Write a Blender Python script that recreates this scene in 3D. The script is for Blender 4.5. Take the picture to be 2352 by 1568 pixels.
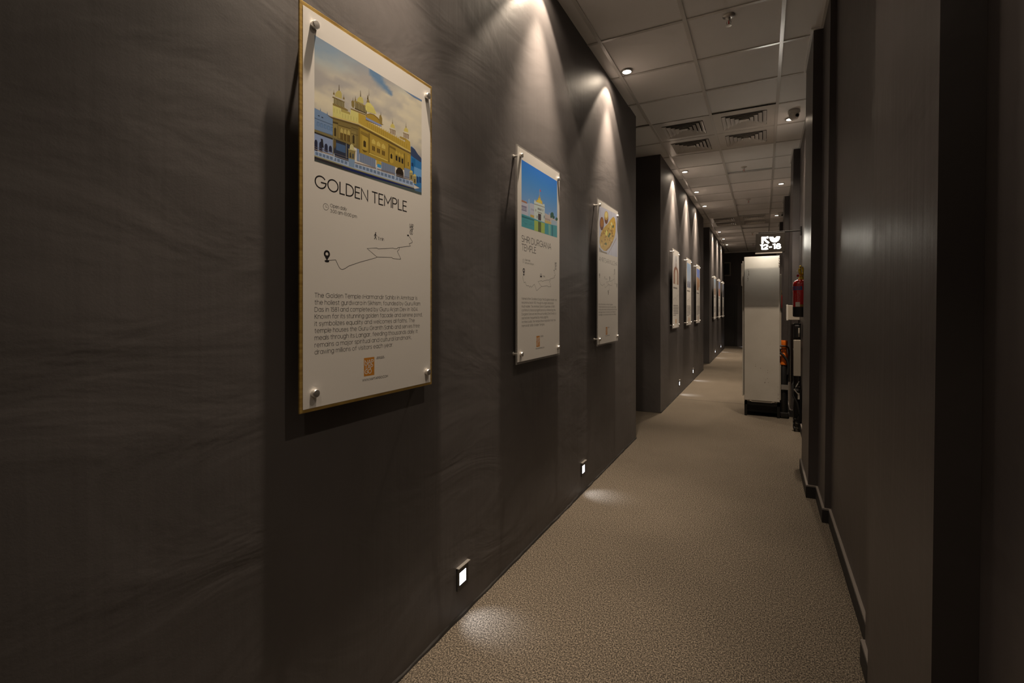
import bpy, bmesh, math, random
from mathutils import Vector, Matrix, noise
for o in list(bpy.data.objects): bpy.data.objects.remove(o)
S = bpy.context.scene
C = S.collection
R = math.radians
random.seed(4)

# ------------------------------------------------------------ camera, world, exposure
EYE = 1.37
FPX, VX, VY = 1117.0, 1754.0, 708.0            # focal length (px), vanishing point of the corridor in a 2352x1568 frame
YAW = math.atan((VX-1176)/FPX)
cs, sn = math.cos(YAW), math.sin(YAW)
cam = bpy.data.cameras.new('camera')
cam.sensor_width = 36; cam.lens = FPX/2352*36
cam.shift_y = -(VY-784)/2352*-1                # level camera, rising front
cam.clip_start = .02
co = bpy.data.objects.new('camera', cam); C.objects.link(co)
co.location = (0, 0, EYE); co.rotation_euler = (R(90), 0, YAW)
S.camera = co
cam.shift_y = -(784-VY)/2352
w = bpy.data.worlds.new('world'); S.world = w; w.use_nodes = True
w.node_tree.nodes['Background'].inputs[0].default_value = (.9, .8, .7, 1)
w.node_tree.nodes['Background'].inputs[1].default_value = 0.0
S.view_settings.view_transform = 'Standard'; S.view_settings.look = 'None'
S.view_settings.gamma = 1; S.view_settings.use_curve_mapping = False
S.view_settings.exposure = 0.0
WARM = (1.0, .81, .615)
P_MAIN, P_BEAM, P_SPILL = 54.0, 185.0, 6.0       # downlight: cone, core beam, spill
P_FOOT = 3.8
CZ = 3.38                                       # ceiling height
WL = -1.197                                     # left wall plane
def LEAN(z): return .0105*z                     # the right wall leans out a little

def on_x(u, v, x):                              # pixel -> point on a plane X = x (measuring aid)
    r = (u-1176)/FPX; d = (r*cs-sn, cs+r*sn, (VY-v)/FPX); t = x/d[0]
    return (x, d[1]*t, d[2]*t+EYE)

# ------------------------------------------------------------ materials
def nmat(name, col=(.5,.5,.5), rough=.5, metal=0, spec=.5, emit=None, estr=0, trans=0, coat=0):
    m = bpy.data.materials.new(name); m.use_nodes = True
    b = m.node_tree.nodes['Principled BSDF']
    b.inputs['Base Color'].default_value = (*col, 1); b.inputs['Roughness'].default_value = rough
    b.inputs['Metallic'].default_value = metal; b.inputs['Specular IOR Level'].default_value = spec
    if emit: b.inputs['Emission Color'].default_value = (*emit, 1); b.inputs['Emission Strength'].default_value = estr
    if trans: b.inputs['Transmission Weight'].default_value = trans
    if coat: b.inputs['Coat Weight'].default_value = coat
    return m
def N(m, t, **kw):
    n = m.node_tree.nodes.new(t)
    for k, v in kw.items():
        if k in n.inputs: n.inputs[k].default_value = v
        else: setattr(n, k, v)
    return n
def L(m, a, b): m.node_tree.links.new(a, b)
def ramp(m, fac, stops):
    r = N(m, 'ShaderNodeValToRGB'); e = r.color_ramp.elements
    while len(e) < len(stops): e.new(.5)
    for i, (p, c) in enumerate(stops): e[i].position = p; e[i].color = (*c, 1)
    L(m, fac, r.inputs[0]); return r.outputs[0]
def coords(m, scale=(1,1,1)):
    t = N(m, 'ShaderNodeTexCoord'); mp = N(m, 'ShaderNodeMapping'); mp.inputs['Scale'].default_value = scale
    L(m, t.outputs['Object'], mp.inputs[0]); return mp.outputs[0]
def bump(m, h, strength, dist, prev=None):
    b = N(m, 'ShaderNodeBump'); b.inputs['Strength'].default_value = strength; b.inputs['Distance'].default_value = dist
    L(m, h, b.inputs['Height'])
    if prev: L(m, prev, b.inputs['Normal'])
    return b.outputs[0]
def bsdf(m): return m.node_tree.nodes['Principled BSDF']

def wall_paint(name, base, rough):
    m = nmat(name, base, rough, spec=.3)
    n1 = N(m, 'ShaderNodeTexNoise', Scale=1.3, Detail=5.0, Roughness=.55); L(m, coords(m, (1, 1, .7)), n1.inputs['Vector'])
    n2 = N(m, 'ShaderNodeTexNoise', Scale=190.0, Detail=3.0); L(m, coords(m), n2.inputs['Vector'])
    n3 = N(m, 'ShaderNodeTexNoise', Scale=3.2, Detail=4.0, Distortion=.8); L(m, coords(m, (1, .45, 1)), n3.inputs['Vector'])
    n4 = N(m, 'ShaderNodeTexNoise', Scale=9.0, Detail=2.0); L(m, coords(m, (1, 2.5, .12)), n4.inputs['Vector'])
    v = N(m, 'ShaderNodeTexVoronoi', Scale=7.0); L(m, coords(m), v.inputs['Vector'])
    lo = tuple(c*.82 for c in base); hi = tuple(c*1.2 for c in base)
    col = ramp(m, n1.outputs[0], [(.3, lo), (.7, hi)])
    spk = ramp(m, v.outputs['Distance'], [(.0, (1,1,1)), (.022, (0,0,0))])      # small chips and nail marks
    mx = N(m, 'ShaderNodeMix', data_type='RGBA'); L(m, spk, mx.inputs[0]); L(m, col, mx.inputs[6])
    mx.inputs[7].default_value = (.10, .085, .07, 1)
    L(m, mx.outputs[2], bsdf(m).inputs['Base Color'])
    b = bump(m, n3.outputs[0], .3, .02)
    b = bump(m, n4.outputs[0], .18, .006, b)
    b = bump(m, n2.outputs[0], .09, .0016, b)
    L(m, b, bsdf(m).inputs['Normal'])
    return m
M = {}
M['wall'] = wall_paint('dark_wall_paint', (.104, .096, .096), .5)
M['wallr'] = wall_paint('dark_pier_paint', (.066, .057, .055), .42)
def carpet():
    m = nmat('grey_brown_carpet', (.16,.14,.12), .95, spec=.1)
    n1 = N(m, 'ShaderNodeTexNoise', Scale=185.0, Detail=3.0, Roughness=.8); L(m, coords(m, (1, .7, 1)), n1.inputs['Vector'])
    n2 = N(m, 'ShaderNodeTexNoise', Scale=2.5, Detail=4.0); L(m, coords(m), n2.inputs['Vector'])
    n3 = N(m, 'ShaderNodeTexNoise', Scale=420.0, Detail=1.0); L(m, coords(m), n3.inputs['Vector'])
    c = ramp(m, n1.outputs[0], [(.38, (.022,.019,.016)), (.5, (.095,.080,.063)), (.62, (.265,.222,.172))])
    c2 = ramp(m, n2.outputs[0], [(.3, (.93,.93,.93)), (.7, (1.04,1.04,1.04))])
    mx = N(m, 'ShaderNodeMix', data_type='RGBA', blend_type='MULTIPLY'); mx.inputs[0].default_value = 1
    L(m, c, mx.inputs[6]); L(m, c2, mx.inputs[7]); L(m, mx.outputs[2], bsdf(m).inputs['Base Color'])
    b = bump(m, n1.outputs[0], .6, .003); b = bump(m, n3.outputs[0], .5, .002, b)
    L(m, b, bsdf(m).inputs['Normal'])
    return m
M['carpet'] = carpet()
def tilemat():
    m = nmat('white_ceiling_tile', (.74,.72,.70), .6, spec=.4)
    n = N(m, 'ShaderNodeTexNoise', Scale=260.0, Detail=2.0); L(m, coords(m), n.inputs['Vector'])
    n2 = N(m, 'ShaderNodeTexNoise', Scale=1.7, Detail=5.0); L(m, coords(m), n2.inputs['Vector'])
    L(m, ramp(m, n2.outputs[0], [(.3, (.85,.83,.805)), (.65, (.90,.885,.865))]), bsdf(m).inputs['Base Color'])
    L(m, bump(m, n.outputs[0], .12, .001), bsdf(m).inputs['Normal'])
    return m
M['tile'] = tilemat()
M['grid'] = nmat('white_metal_grid', (.72,.70,.67), .22, spec=.7)
M['vent'] = nmat('white_vent_metal', (.74,.71,.67), .25, spec=.6)
M['void'] = nmat('dark_void', (.05,.045,.04), .9)
M['base'] = wall_paint('black_baseboard_paint', (.022,.020,.019), .6)
M['ledge'] = nmat('bare_concrete_ledge', (.17,.15,.135), .85)
M['steel'] = nmat('brushed_steel', (.66,.64,.61), .38, .9)
M['dark_metal'] = nmat('black_metal', (.02,.02,.02), .4, .6)
M['black'] = nmat('black_plastic', (.012,.012,.012), .35)
M['rubber'] = nmat('black_rubber', (.015,.015,.015), .6)
M['paper'] = nmat('white_poster_print', (.80,.78,.75), .5, spec=.3)
M['ink'] = nmat('black_print_ink', (.016,.014,.016), .5, spec=.3)
M['greyink'] = nmat('grey_print_ink', (.12,.11,.11), .5, spec=.3)
M['orangeink'] = nmat('orange_print_ink', (.60,.245,.03), .5, spec=.3)
def gold():
    m = nmat('gold_edged_board', (.5,.33,.09), .35, .35)
    n = N(m, 'ShaderNodeTexNoise', Scale=18.0, Detail=4.0); L(m, coords(m, (1,1,6)), n.inputs['Vector'])
    L(m, ramp(m, n.outputs[0], [(.3, (.36,.22,.055)), (.7, (.60,.41,.12))]), bsdf(m).inputs['Base Color'])
    return m
M['gold'] = gold()
M['acrylic'] = nmat('clear_acrylic', (.80,.78,.74), .08, spec=.6)
_m = M['acrylic']; _t = N(_m, 'ShaderNodeBsdfTransparent'); _x = N(_m, 'ShaderNodeMixShader'); _x.inputs[0].default_value = .16
L(_m, _t.outputs[0], _x.inputs[1]); L(_m, bsdf(_m).outputs[0], _x.inputs[2]); L(_m, _x.outputs[0], _m.node_tree.nodes['Material Output'].inputs[0])
M['lens'] = nmat('lit_downlight_lens', (1,1,1), .4, emit=(1,.9,.74), estr=14)
M['footlens'] = nmat('lit_footlight_lens', (1,1,1), .4, emit=(.86,.90,1), estr=6)
M['signlit'] = nmat('lit_sign_white', (1,1,1), .4, emit=(1,.93,.80), estr=46)
M['signbox'] = nmat('dark_sign_face', (.022,.018,.014), .5)
def fridgem():
    m = nmat('white_enamel', (.66,.64,.60), .35, spec=.4)
    n = N(m, 'ShaderNodeTexNoise', Scale=4.0, Detail=8.0, Roughness=.6); L(m, coords(m), n.inputs['Vector'])
    L(m, ramp(m, n.outputs[0], [(.22, (.20,.16,.11)), (.25, (.47,.44,.39)), (.6, (.52,.49,.44))]), bsdf(m).inputs['Base Color'])
    return m
M['enamel'] = fridgem()
M['worn'] = nmat('cream_worn_paint', (.42,.38,.32), .5)
M['grime'] = nmat('brown_grime', (.10,.07,.05), .8)
M['red'] = nmat('red_extinguisher_paint', (.42,.012,.012), .22, coat=.5)
M['blue'] = nmat('blue_label', (.012,.10,.26), .4)
M['redink'] = nmat('dull_red_label_ink', (.28,.035,.10), .4)
M['yellow'] = nmat('yellow_valve_plastic', (.55,.38,.02), .35)
M['brass'] = nmat('brass_label', (.75,.52,.16), .25, 1)
M['orange'] = nmat('orange_plastic', (.75,.17,.015), .35)
M['plast'] = nmat('white_plastic', (.66,.63,.58), .45)
M['sprk'] = nmat('red_sprinkler_bulb', (.6,.03,.01), .3)
M['door'] = nmat('dark_door_paint', (.028,.025,.023), .45)
def vcmat():
    m = nmat('photo_print', (1,1,1), .42, spec=.3)
    a = N(m, 'ShaderNodeVertexColor'); a.layer_name = 'ink'
    L(m, a.outputs[0], bsdf(m).inputs['Base Color']); return m
M['photo'] = vcmat()

# ------------------------------------------------------------ builders
class MB:
    def __init__(s): s.v = []; s.f = []
    def quad(s, *p):
        n = len(s.v); s.v += [tuple(q) for q in p]; s.f.append(tuple(range(n, n+len(p)))); return s
    def box(s, x0, x1, y0, y1, z0, z1):
        n = len(s.v)
        s.v += [(x,y,z) for z in (z0,z1) for x,y in ((x0,y0),(x1,y0),(x1,y1),(x0,y1))]
        s.f += [tuple(n+i for i in q) for q in ((3,2,1,0),(4,5,6,7),(0,1,5,4),(1,2,6,5),(2,3,7,6),(3,0,4,7))]
        return s
    def lathe(s, prof, origin=(0,0,0), axis='z', seg=28, cap=True):
        n = len(s.v); k = len(prof)
        for r, h in prof:
            for i in range(seg):
                a = 2*math.pi*i/seg; p = (r*math.cos(a), r*math.sin(a), h)
                if axis == 'x': p = (p[2], p[0], p[1])
                if axis == 'y': p = (p[1], p[2], p[0])
                s.v.append((p[0]+origin[0], p[1]+origin[1], p[2]+origin[2]))
        for j in range(k-1):
            for i in range(seg):
                a = n+j*seg+i; b = n+j*seg+(i+1) % seg
                s.f.append((a, b, b+seg, a+seg))
        if cap:
            s.f.append(tuple(n+i for i in reversed(range(seg)))); s.f.append(tuple(n+(k-1)*seg+i for i in range(seg)))
        return s
    def tube(s, pts, r, seg=10):
        pts = [Vector(p) for p in pts]; n = len(s.v); up = Vector((0,0,1))
        rs = r if isinstance(r, (list,tuple)) else [r]*len(pts)
        for i, p in enumerate(pts):
            t = (pts[min(i+1,len(pts)-1)]-pts[max(i-1,0)]).normalized()
            a = t.cross(up if abs(t.z) < .95 else Vector((1,0,0))).normalized(); b = t.cross(a)
            for k in range(seg):
                q = 2*math.pi*k/seg; s.v.append(tuple(p+(a*math.cos(q)+b*math.sin(q))*rs[i]))
        for i in range(len(pts)-1):
            for k in range(seg):
                a = n+i*seg+k; b = n+i*seg+(k+1) % seg; s.f.append((a, b, b+seg, a+seg))
        s.f.append(tuple(n+k for k in reversed(range(seg)))); s.f.append(tuple(n+(len(pts)-1)*seg+k for k in range(seg)))
        return s
    def build(s, name, mat, parent=None, smooth=False, bevel=0, loc=None):
        me = bpy.data.meshes.new(name); me.from_pydata(s.v, [], s.f); me.materials.append(mat)
        bm = bmesh.new(); bm.from_mesh(me); bmesh.ops.recalc_face_normals(bm, faces=bm.faces)
        if bevel: bmesh.ops.bevel(bm, geom=[e for e in bm.edges if len(e.link_faces) == 2 and e.calc_face_angle() > .6], offset=bevel, segments=2, affect='EDGES', profile=.5)
        bm.to_mesh(me); bm.free()
        if smooth: me.shade_smooth()
        o = bpy.data.objects.new(name, me); C.objects.link(o)
        if smooth and hasattr(me, 'set_sharp_from_angle'): me.set_sharp_from_angle(angle=R(38))
        if parent: o.parent = parent
        if loc: o.location = loc
        return o
def thing(name, label, cat, loc, rz=0, group=None):
    o = bpy.data.objects.new(name, None); C.objects.link(o); o.location = loc; o.rotation_euler = (0,0,rz)
    o.empty_display_size = .1
    o['label'] = label; o['category'] = cat
    if group: o['group'] = group
    return o
def tag(o, label, cat, group=None):
    o['label'] = label; o['category'] = cat
    if group: o['group'] = group
    return o
def struct(o): o['kind'] = 'structure'; return o
def copy_tree(o, parent=None):
    c = o.copy(); C.objects.link(c)
    if parent: c.parent = parent
    for ch in list(o.children): copy_tree(ch, c)
    return c
def spot(parent, power, size, blend, col, loc, direction, soft=.02):
    l = bpy.data.lights.new('lamp_light', 'SPOT'); l.energy = power; l.spot_size = R(size); l.spot_blend = blend
    l.color = col; l.shadow_soft_size = soft
    o = bpy.data.objects.new('lamp_light', l); C.objects.link(o); o.parent = parent; o.location = loc
    o.rotation_euler = Vector(direction).to_track_quat('-Z', 'Y').to_euler(); return o

# ------------------------------------------------------------ the setting
YB, YE = -2.6, 19.35                            # back and far end of the corridor
struct(MB().box(-3.4, 1.0, YB-.2, YE+.2, -.1, 0).build('floor', M['carpet']))
PX, PY, GX0, GY0 = .61, .628, -1.10, 3.575      # ceiling grid pitch and origin
vent_cells = [(a, b) for a in (0, 1) for b in (3, 4, 13, 14)]
raised = {(1, 6): .020, (1, 10): .016, (1, 11): .006, (1, 1): .004, (1, 12): .010, (1, 15): .02, (0, 2): .002, (1, 2): .012, (-1, 2): .01}
tiles = MB()
for i in range(-4, 4):
    for j in range(-11, 27):
        if (i, j) in vent_cells: continue
        x0, y0 = GX0+PX*i, GY0+PY*j; dz = raised.get((i, j), random.uniform(0, .002)); g = .003
        tiles.box(x0+g, x0+PX-g, y0+g, y0+PY-g, CZ+.004+dz, CZ+.02+dz)
tiles.box(-3.5, 1.2, YB-.3, YE+.3, CZ+.075, CZ+.15)
struct(tiles.build('ceiling', M['tile']))
gr = MB()
for i in range(-3, 4): gr.box(GX0+PX*i-.013, GX0+PX*i+.013, YB, YE, CZ-.003, CZ+.002); gr.box(GX0+PX*i-.002, GX0+PX*i+.002, YB, YE, CZ+.0025, CZ+.03)
for j in range(-9, 26):
    y = GY0+PY*j
    gr.box(-3.2, .9, y-.012, y+.012, CZ-.001, CZ+.0035)
struct(gr.build('trim_1', M['grid'], bevel=.0006))

TOP = CZ+.06
for a, b in ((YB, 5.16), (6.54, 11.63), (12.97, 18.15)):
    struct(MB().box(-3.2, WL, a, b, 0, TOP).build('wall_left', M['wall'], bevel=.004))
struct(MB().box(-3.4, -3.2, YB, YE, 0, TOP).build('wall_left', M['wall']))
struct(MB().box(-3.4, 1.0, YE, YE+.15, 0, TOP).build('wall_end', M['wall']))
struct(MB().box(-3.4, 1.0, YB-.15, YB, 0, TOP).build('wall_back', M['wall']))
plan = [(YB,.337),(1.167,.337),(1.167,.271),(1.768,.271),(1.768,.345),(2.28,.345),(2.28,.38),(3.69,.38),(3.69,.345),(4.12,.345),(4.12,.285),(4.80,.285),
        (4.80,.372),(7.08,.372),(7.08,.300),(7.75,.300),(7.75,.372),(9.98,.372),(9.98,.300),(10.62,.300),(10.62,.372),(12.92,.372),(12.92,.300),(13.6,.300),
        (13.6,.372),(15.9,.372),(15.9,.300),(16.6,.300),(16.6,.372),(YE,.372)]
def extrude_plan(plan, z0, z1, off, back):
    mb = MB(); n = len(plan)
    off_pts = []
    for i, (y, x) in enumerate(plan):
        yy = y                                   # near faces look towards -Y, far faces towards +Y
        if 0 < i < n-1:
            px, nx = plan[i-1][1], plan[i+1][1]
            if px > x or nx < x: yy = y-off      # edge of a face that looks back towards the camera
            elif px < x or nx > x: yy = y+off
        off_pts.append((yy, x-off))
    vs = [(x, y) for y, x in off_pts]
    for z in (z0, z1):
        for x, y in vs: mb.v.append((x+LEAN(z), y, z))
        for x, y in vs: mb.v.append((back, y, z))
    for i in range(n-1):
        mb.f.append((i, i+1, 2*n+i+1, 2*n+i))
        mb.f.append((2*n+i, 2*n+i+1, 3*n+i+1, 3*n+i))
        mb.f.append((i+1, i, n+i, n+i+1))
        mb.f.append((n+i, n+i+1, 3*n+i+1, 3*n+i)[::-1])
    mb.f.append((0, 2*n, 3*n, n)); mb.f.append((n-1, 2*n-1, 4*n-1, 3*n-1))
    return mb
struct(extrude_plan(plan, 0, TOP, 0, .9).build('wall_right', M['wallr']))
struct(extrude_plan(plan, 0, .082, .014, .9).build('baseboard_right', M['base']))
struct(extrude_plan(plan, .082, .092, .013, .9).build('trim_2', M['ledge']))
struct(extrude_plan(plan, CZ-.004, CZ+.0035, .016, .9).build('trim_3', M['grid']))
for a, b in ((YB, 5.16), (6.54, 11.63), (12.97, 18.15)):          # rough skirting lip along the left walls
    mb = MB(); n = int((b-a)/.03); prof = []
    for i in range(n+1):
        y = a+(b-a)*i/n; h = .010+.012*(noise.noise((y*3.1, 3, 1))+.5)+.008*max(0, noise.noise((y*17, 7, 2))); t = .0035+.004*(noise.noise((y*9, 1, 5))+.5)
        prof.append([(WL-.002, y, 0), (WL+t+.003, y, 0), (WL+t, y, h*.6), (WL-.002, y, h)])
    for p, q in zip(prof, prof[1:]):
        for k in range(3): mb.quad(p[k], q[k], q[k+1], p[k+1])
    struct(mb.build('baseboard_left', M['base']))
struct(MB().box(WL+.01, .30, 7.718, 7.722, -.001, .0012).build('trim_6', M['base']))      # seam between two lengths of carpet
# end wall: door with frame, bulkhead lip under the ceiling
d = struct(MB().box(-1.60, -.93, YE-.03, YE-.004, 0, 2.12).build('door_1', M['door'], bevel=.004))
fr = MB(); fr.box(-1.68, -1.60, YE-.05, YE-.004, 0, 2.2).box(-.93, -.85, YE-.05, YE-.004, 0, 2.2).box(-1.60, -.93, YE-.05, YE-.004, 2.12, 2.2)
struct(fr.build('trim_4', M['door'], bevel=.004))
struct(MB().box(-3.0, .5, YE-.55, YE-.45, CZ-.05, CZ-.004).build('trim_5', M['grid'], bevel=.003))

# ------------------------------------------------------------ stroke lettering (monoline geometric letters)
def A_(cx, cy, rx, ry, a0, a1, n=None):
    n = n or max(4, int(abs(a1-a0)/18))
    return [(cx+rx*math.cos(R(a0+(a1-a0)*i/n)), cy+ry*math.sin(R(a0+(a1-a0)*i/n))) for i in range(n+1)]
X_ = .77
def bowl(cx=.32): return A_(cx, X_/2, .32, X_/2, 0, 360, 18)
G_ = {
 'A': (.78, [[(0,0),(.39,1),(.78,0)], [(.13,.33),(.65,.33)]]),
 'B': (.58, [[(0,0),(0,1),(.3,1)]+A_(.3,.765,.235,.235,90,-90)+[(0,.53)], [(.3,.53)]+A_(.31,.265,.265,.265,90,-90)+[(0,0)]]),
 'C': (.88, [A_(.5,.5,.5,.5,42,318)]),
 'D': (.76, [[(0,0),(0,1),(.27,1)]+A_(.27,.5,.49,.5,88,-88)+[(.27,0),(0,0)]]),
 'E': (.5, [[(.5,1),(0,1),(0,0),(.5,0)], [(0,.52),(.45,.52)]]),
 'F': (.48, [[(.48,1),(0,1),(0,0)], [(0,.5),(.43,.5)]]),
 'G': (.98, [A_(.5,.5,.5,.5,40,360)+[(.55,.5)]]),
 'H': (.7, [[(0,0),(0,1)], [(.7,0),(.7,1)], [(0,.52),(.7,.52)]]),
 'I': (.0, [[(0,0),(0,1)]]),
 'J': (.46, [[(.46,1),(.46,.25)]+A_(.23,.24,.23,.24,0,-170)]),
 'K': (.6, [[(0,0),(0,1)], [(.56,1),(0,.46)], [(.14,.6),(.6,0)]]),
 'L': (.46, [[(0,1),(0,0),(.46,0)]]),
 'M': (.86, [[(0,0),(0,1),(.43,.3),(.86,1),(.86,0)]]),
 'N': (.7, [[(0,0),(0,1),(.7,0),(.7,1)]]),
 'O': (1.0, [A_(.5,.5,.5,.5,0,360,28)]),
 'P': (.56, [[(0,0),(0,1),(.28,1)]+A_(.28,.72,.28,.28,90,-90)+[(0,.44)]]),
 'Q': (1.0, [A_(.5,.5,.5,.5,0,360,28), [(.6,.25),(.95,-.05)]]),
 'R': (.58, [[(0,0),(0,1),(.28,1)]+A_(.28,.73,.27,.27,90,-90)+[(0,.46)], [(.27,.46),(.58,0)]]),
 'S': (.54, [A_(.27,.75,.25,.25,35,262)+A_(.27,.255,.27,.255,82,-145)]),
 'T': (.62, [[(0,1),(.62,1)], [(.31,1),(.31,0)]]),
 'U': (.66, [[(0,1),(0,.33)]+A_(.33,.33,.33,.33,180,360)+[(.66,1)]]),
 'V': (.76, [[(0,1),(.38,0),(.76,1)]]),
 'W': (1.08, [[(0,1),(.28,0),(.54,.95),(.80,0),(1.08,1)]]),
 'X': (.7, [[(0,1),(.7,0)], [(0,0),(.7,1)]]),
 'Y': (.7, [[(0,1),(.35,.46),(.7,1)], [(.35,.46),(.35,0)]]),
 'Z': (.6, [[(0,1),(.6,1),(0,0),(.6,0)]]),
 'a': (.64, [bowl(), [(.64,X_),(.64,0)]]),
 'b': (.64, [bowl(), [(0,1.08),(0,0)]]),
 'c': (.58, [A_(.32,X_/2,.32,X_/2,45,315)]),
 'd': (.64, [bowl(), [(.64,1.08),(.64,0)]]),
 'e': (.64, [[(0,.4),(.63,.4)]+A_(.32,X_/2,.32,X_/2,6,318)]),
 'f': (.36, [A_(.34,.86,.2,.2,90,180)+[(.14,0)], [(0,.74),(.34,.74)]]),
 'g': (.64, [bowl(), [(.64,X_),(.64,-.02)]+A_(.32,0,.32,.3,0,-150)]),
 'h': (.56, [[(0,1.08),(0,0)], [(0,.45)]+A_(.28,.48,.28,.29,180,0)+[(.56,0)]]),
 'i': (.0, [[(0,0),(0,X_)], [(0,.98),(0,1.06)]]),
 'j': (.1, [[(.1,X_),(.1,-.1)]+A_(-.08,-.1,.18,.2,0,-90), [(.1,.98),(.1,1.06)]]),
 'k': (.5, [[(0,1.08),(0,0)], [(.46,X_),(0,.33)], [(.14,.46),(.5,0)]]),
 'l': (.0, [[(0,0),(0,1.08)]]),
 'm': (.96, [[(0,X_),(0,0)], [(0,.45)]+A_(.24,.49,.24,.28,180,0)+[(.48,0)], [(.48,.45)]+A_(.72,.49,.24,.28,180,0)+[(.96,0)]]),
 'n': (.56, [[(0,X_),(0,0)], [(0,.45)]+A_(.28,.48,.28,.29,180,0)+[(.56,0)]]),
 'o': (.64, [bowl()]),
 'p': (.64, [bowl(), [(0,X_),(0,-.3)]]),
 'q': (.64, [bowl(), [(.64,X_),(.64,-.3)]]),
 'r': (.3, [[(0,X_),(0,0)], [(0,.4)]+A_(.3,.45,.3,.32,180,90)]),
 's': (.42, [A_(.21,.58,.19,.19,30,255)+A_(.21,.195,.21,.195,78,-150)]),
 't': (.36, [[(.14,1.0),(.14,.2)]+A_(.33,.2,.19,.2,180,270), [(0,.74),(.34,.74)]]),
 'u': (.56, [[(0,X_),(0,.3)]+A_(.28,.29,.28,.29,180,360)+[(.56,.3)], [(.56,X_),(.56,0)]]),
 'v': (.54, [[(0,X_),(.27,0),(.54,X_)]]),
 'w': (.82, [[(0,X_),(.21,0),(.41,X_),(.61,0),(.82,X_)]]),
 'x': (.5, [[(0,X_),(.5,0)], [(0,0),(.5,X_)]]),
 'y': (.54, [[(0,X_),(.27,.02)], [(.54,X_),(.15,-.3)]]),
 'z': (.46, [[(0,X_),(.46,X_),(0,0),(.46,0)]]),
 '0': (.6, [A_(.3,.5,.3,.5,0,360,22)]),
 '1': (.2, [[(0,.95),(.2,1),(.2,0)]]),
 '2': (.54, [A_(.27,.73,.26,.27,165,-35)+[(0,0),(.54,0)]]),
 '3': (.54, [A_(.26,.76,.23,.24,150,-90)+A_(.26,.26,.27,.26,90,-150)]),
 '4': (.6, [[(.44,0),(.44,1),(0,.25),(.6,.25)]]),
 '5': (.54, [[(.48,1),(.1,1),(.05,.55)]+A_(.26,.31,.28,.31,130,-150)]),
 '6': (.56, [A_(.28,.31,.28,.31,0,360,20), [(.02,.42),(.38,1)]]),
 '7': (.5, [[(0,1),(.5,1),(.14,0)]]),
 '8': (.54, [A_(.27,.76,.22,.24,0,360,18), A_(.27,.26,.27,.26,0,360,20)]),
 '9': (.56, [A_(.28,.69,.28,.31,0,360,20), [(.54,.58),(.18,0)]]),
 '.': (.04, [[(.02,0),(.02,.06)]]), ',': (.06, [[(.05,.06),(0,-.14)]]), '-': (.28, [[(0,.38),(.28,.38)]]),
 ':': (.04, [[(.02,0),(.02,.08)], [(.02,.6),(.02,.68)]]), '(': (.2, [A_(.5,.4,.5,.7,140,220)]), ')': (.2, [A_(-.3,.4,.5,.7,40,-40)]),
 "'": (.04, [[(.02,1.05),(.02,.8)]]),
}
TRACK, SPACE = .20, .34
def text_width(t, track=TRACK):
    x = 0
    for c in t: x += (SPACE if c == ' ' else G_[c][0]+track)
    return x-track
def strokes(t, x, z, h, width=None, track=TRACK):
    """lettering as centre lines in plane coordinates (horizontal, vertical)"""
    k = (width/(text_width(t, track)*h) if width else 1)*h; out = []
    for c in t:
        if c == ' ': x += SPACE*k; continue
        gw, st = G_[c]
        for s in st: out.append([(x+px*k, z+pz*h) for px, pz in s])
        x += (gw+track)*k
    return out
def ribbons(lines, w, place):
    """flat ribbons of width w along lines; place maps plane coordinates to 3-D"""
    mb = MB()
    for ln in lines:
        p = [Vector(q) for i, q in enumerate(ln) if i == 0 or (Vector(q)-Vector(ln[i-1])).length > 1e-6]
        if len(p) < 2: continue
        closed = (p[0]-p[-1]).length < 1e-6
        L0, R0 = [], []; n = len(p)
        for i in range(n):
            a = (p[i]-p[i-1]).normalized() if i > 0 else ((p[0]-p[-2]).normalized() if closed else None)
            b = (p[i+1]-p[i]).normalized() if i < n-1 else ((p[1]-p[0]).normalized() if closed else None)
            if a is None: a = b
            if b is None: b = a
            t = a+b
            t = t.normalized() if t.length > .35 else a
            nn = Vector((-t.y, t.x)); k = max(.45, nn.dot(Vector((-a.y, a.x)))); off = nn*(w/2/k)
            q = p[i]
            if not closed and i == 0: q = q-b*w*.3
            if not closed and i == n-1: q = q+a*w*.3
            L0.append(q+off); R0.append(q-off)
        for i in range(n-1): mb.quad(place(*L0[i]), place(*R0[i]), place(*R0[i+1]), place(*L0[i+1]))
    return mb
def disc_lines(mb, cx, cz, rx, rz, place, n=20):
    mb.quad(*[place(cx+rx*math.cos(2*math.pi*i/n), cz+rz*math.sin(2*math.pi*i/n)) for i in range(n)])

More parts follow.
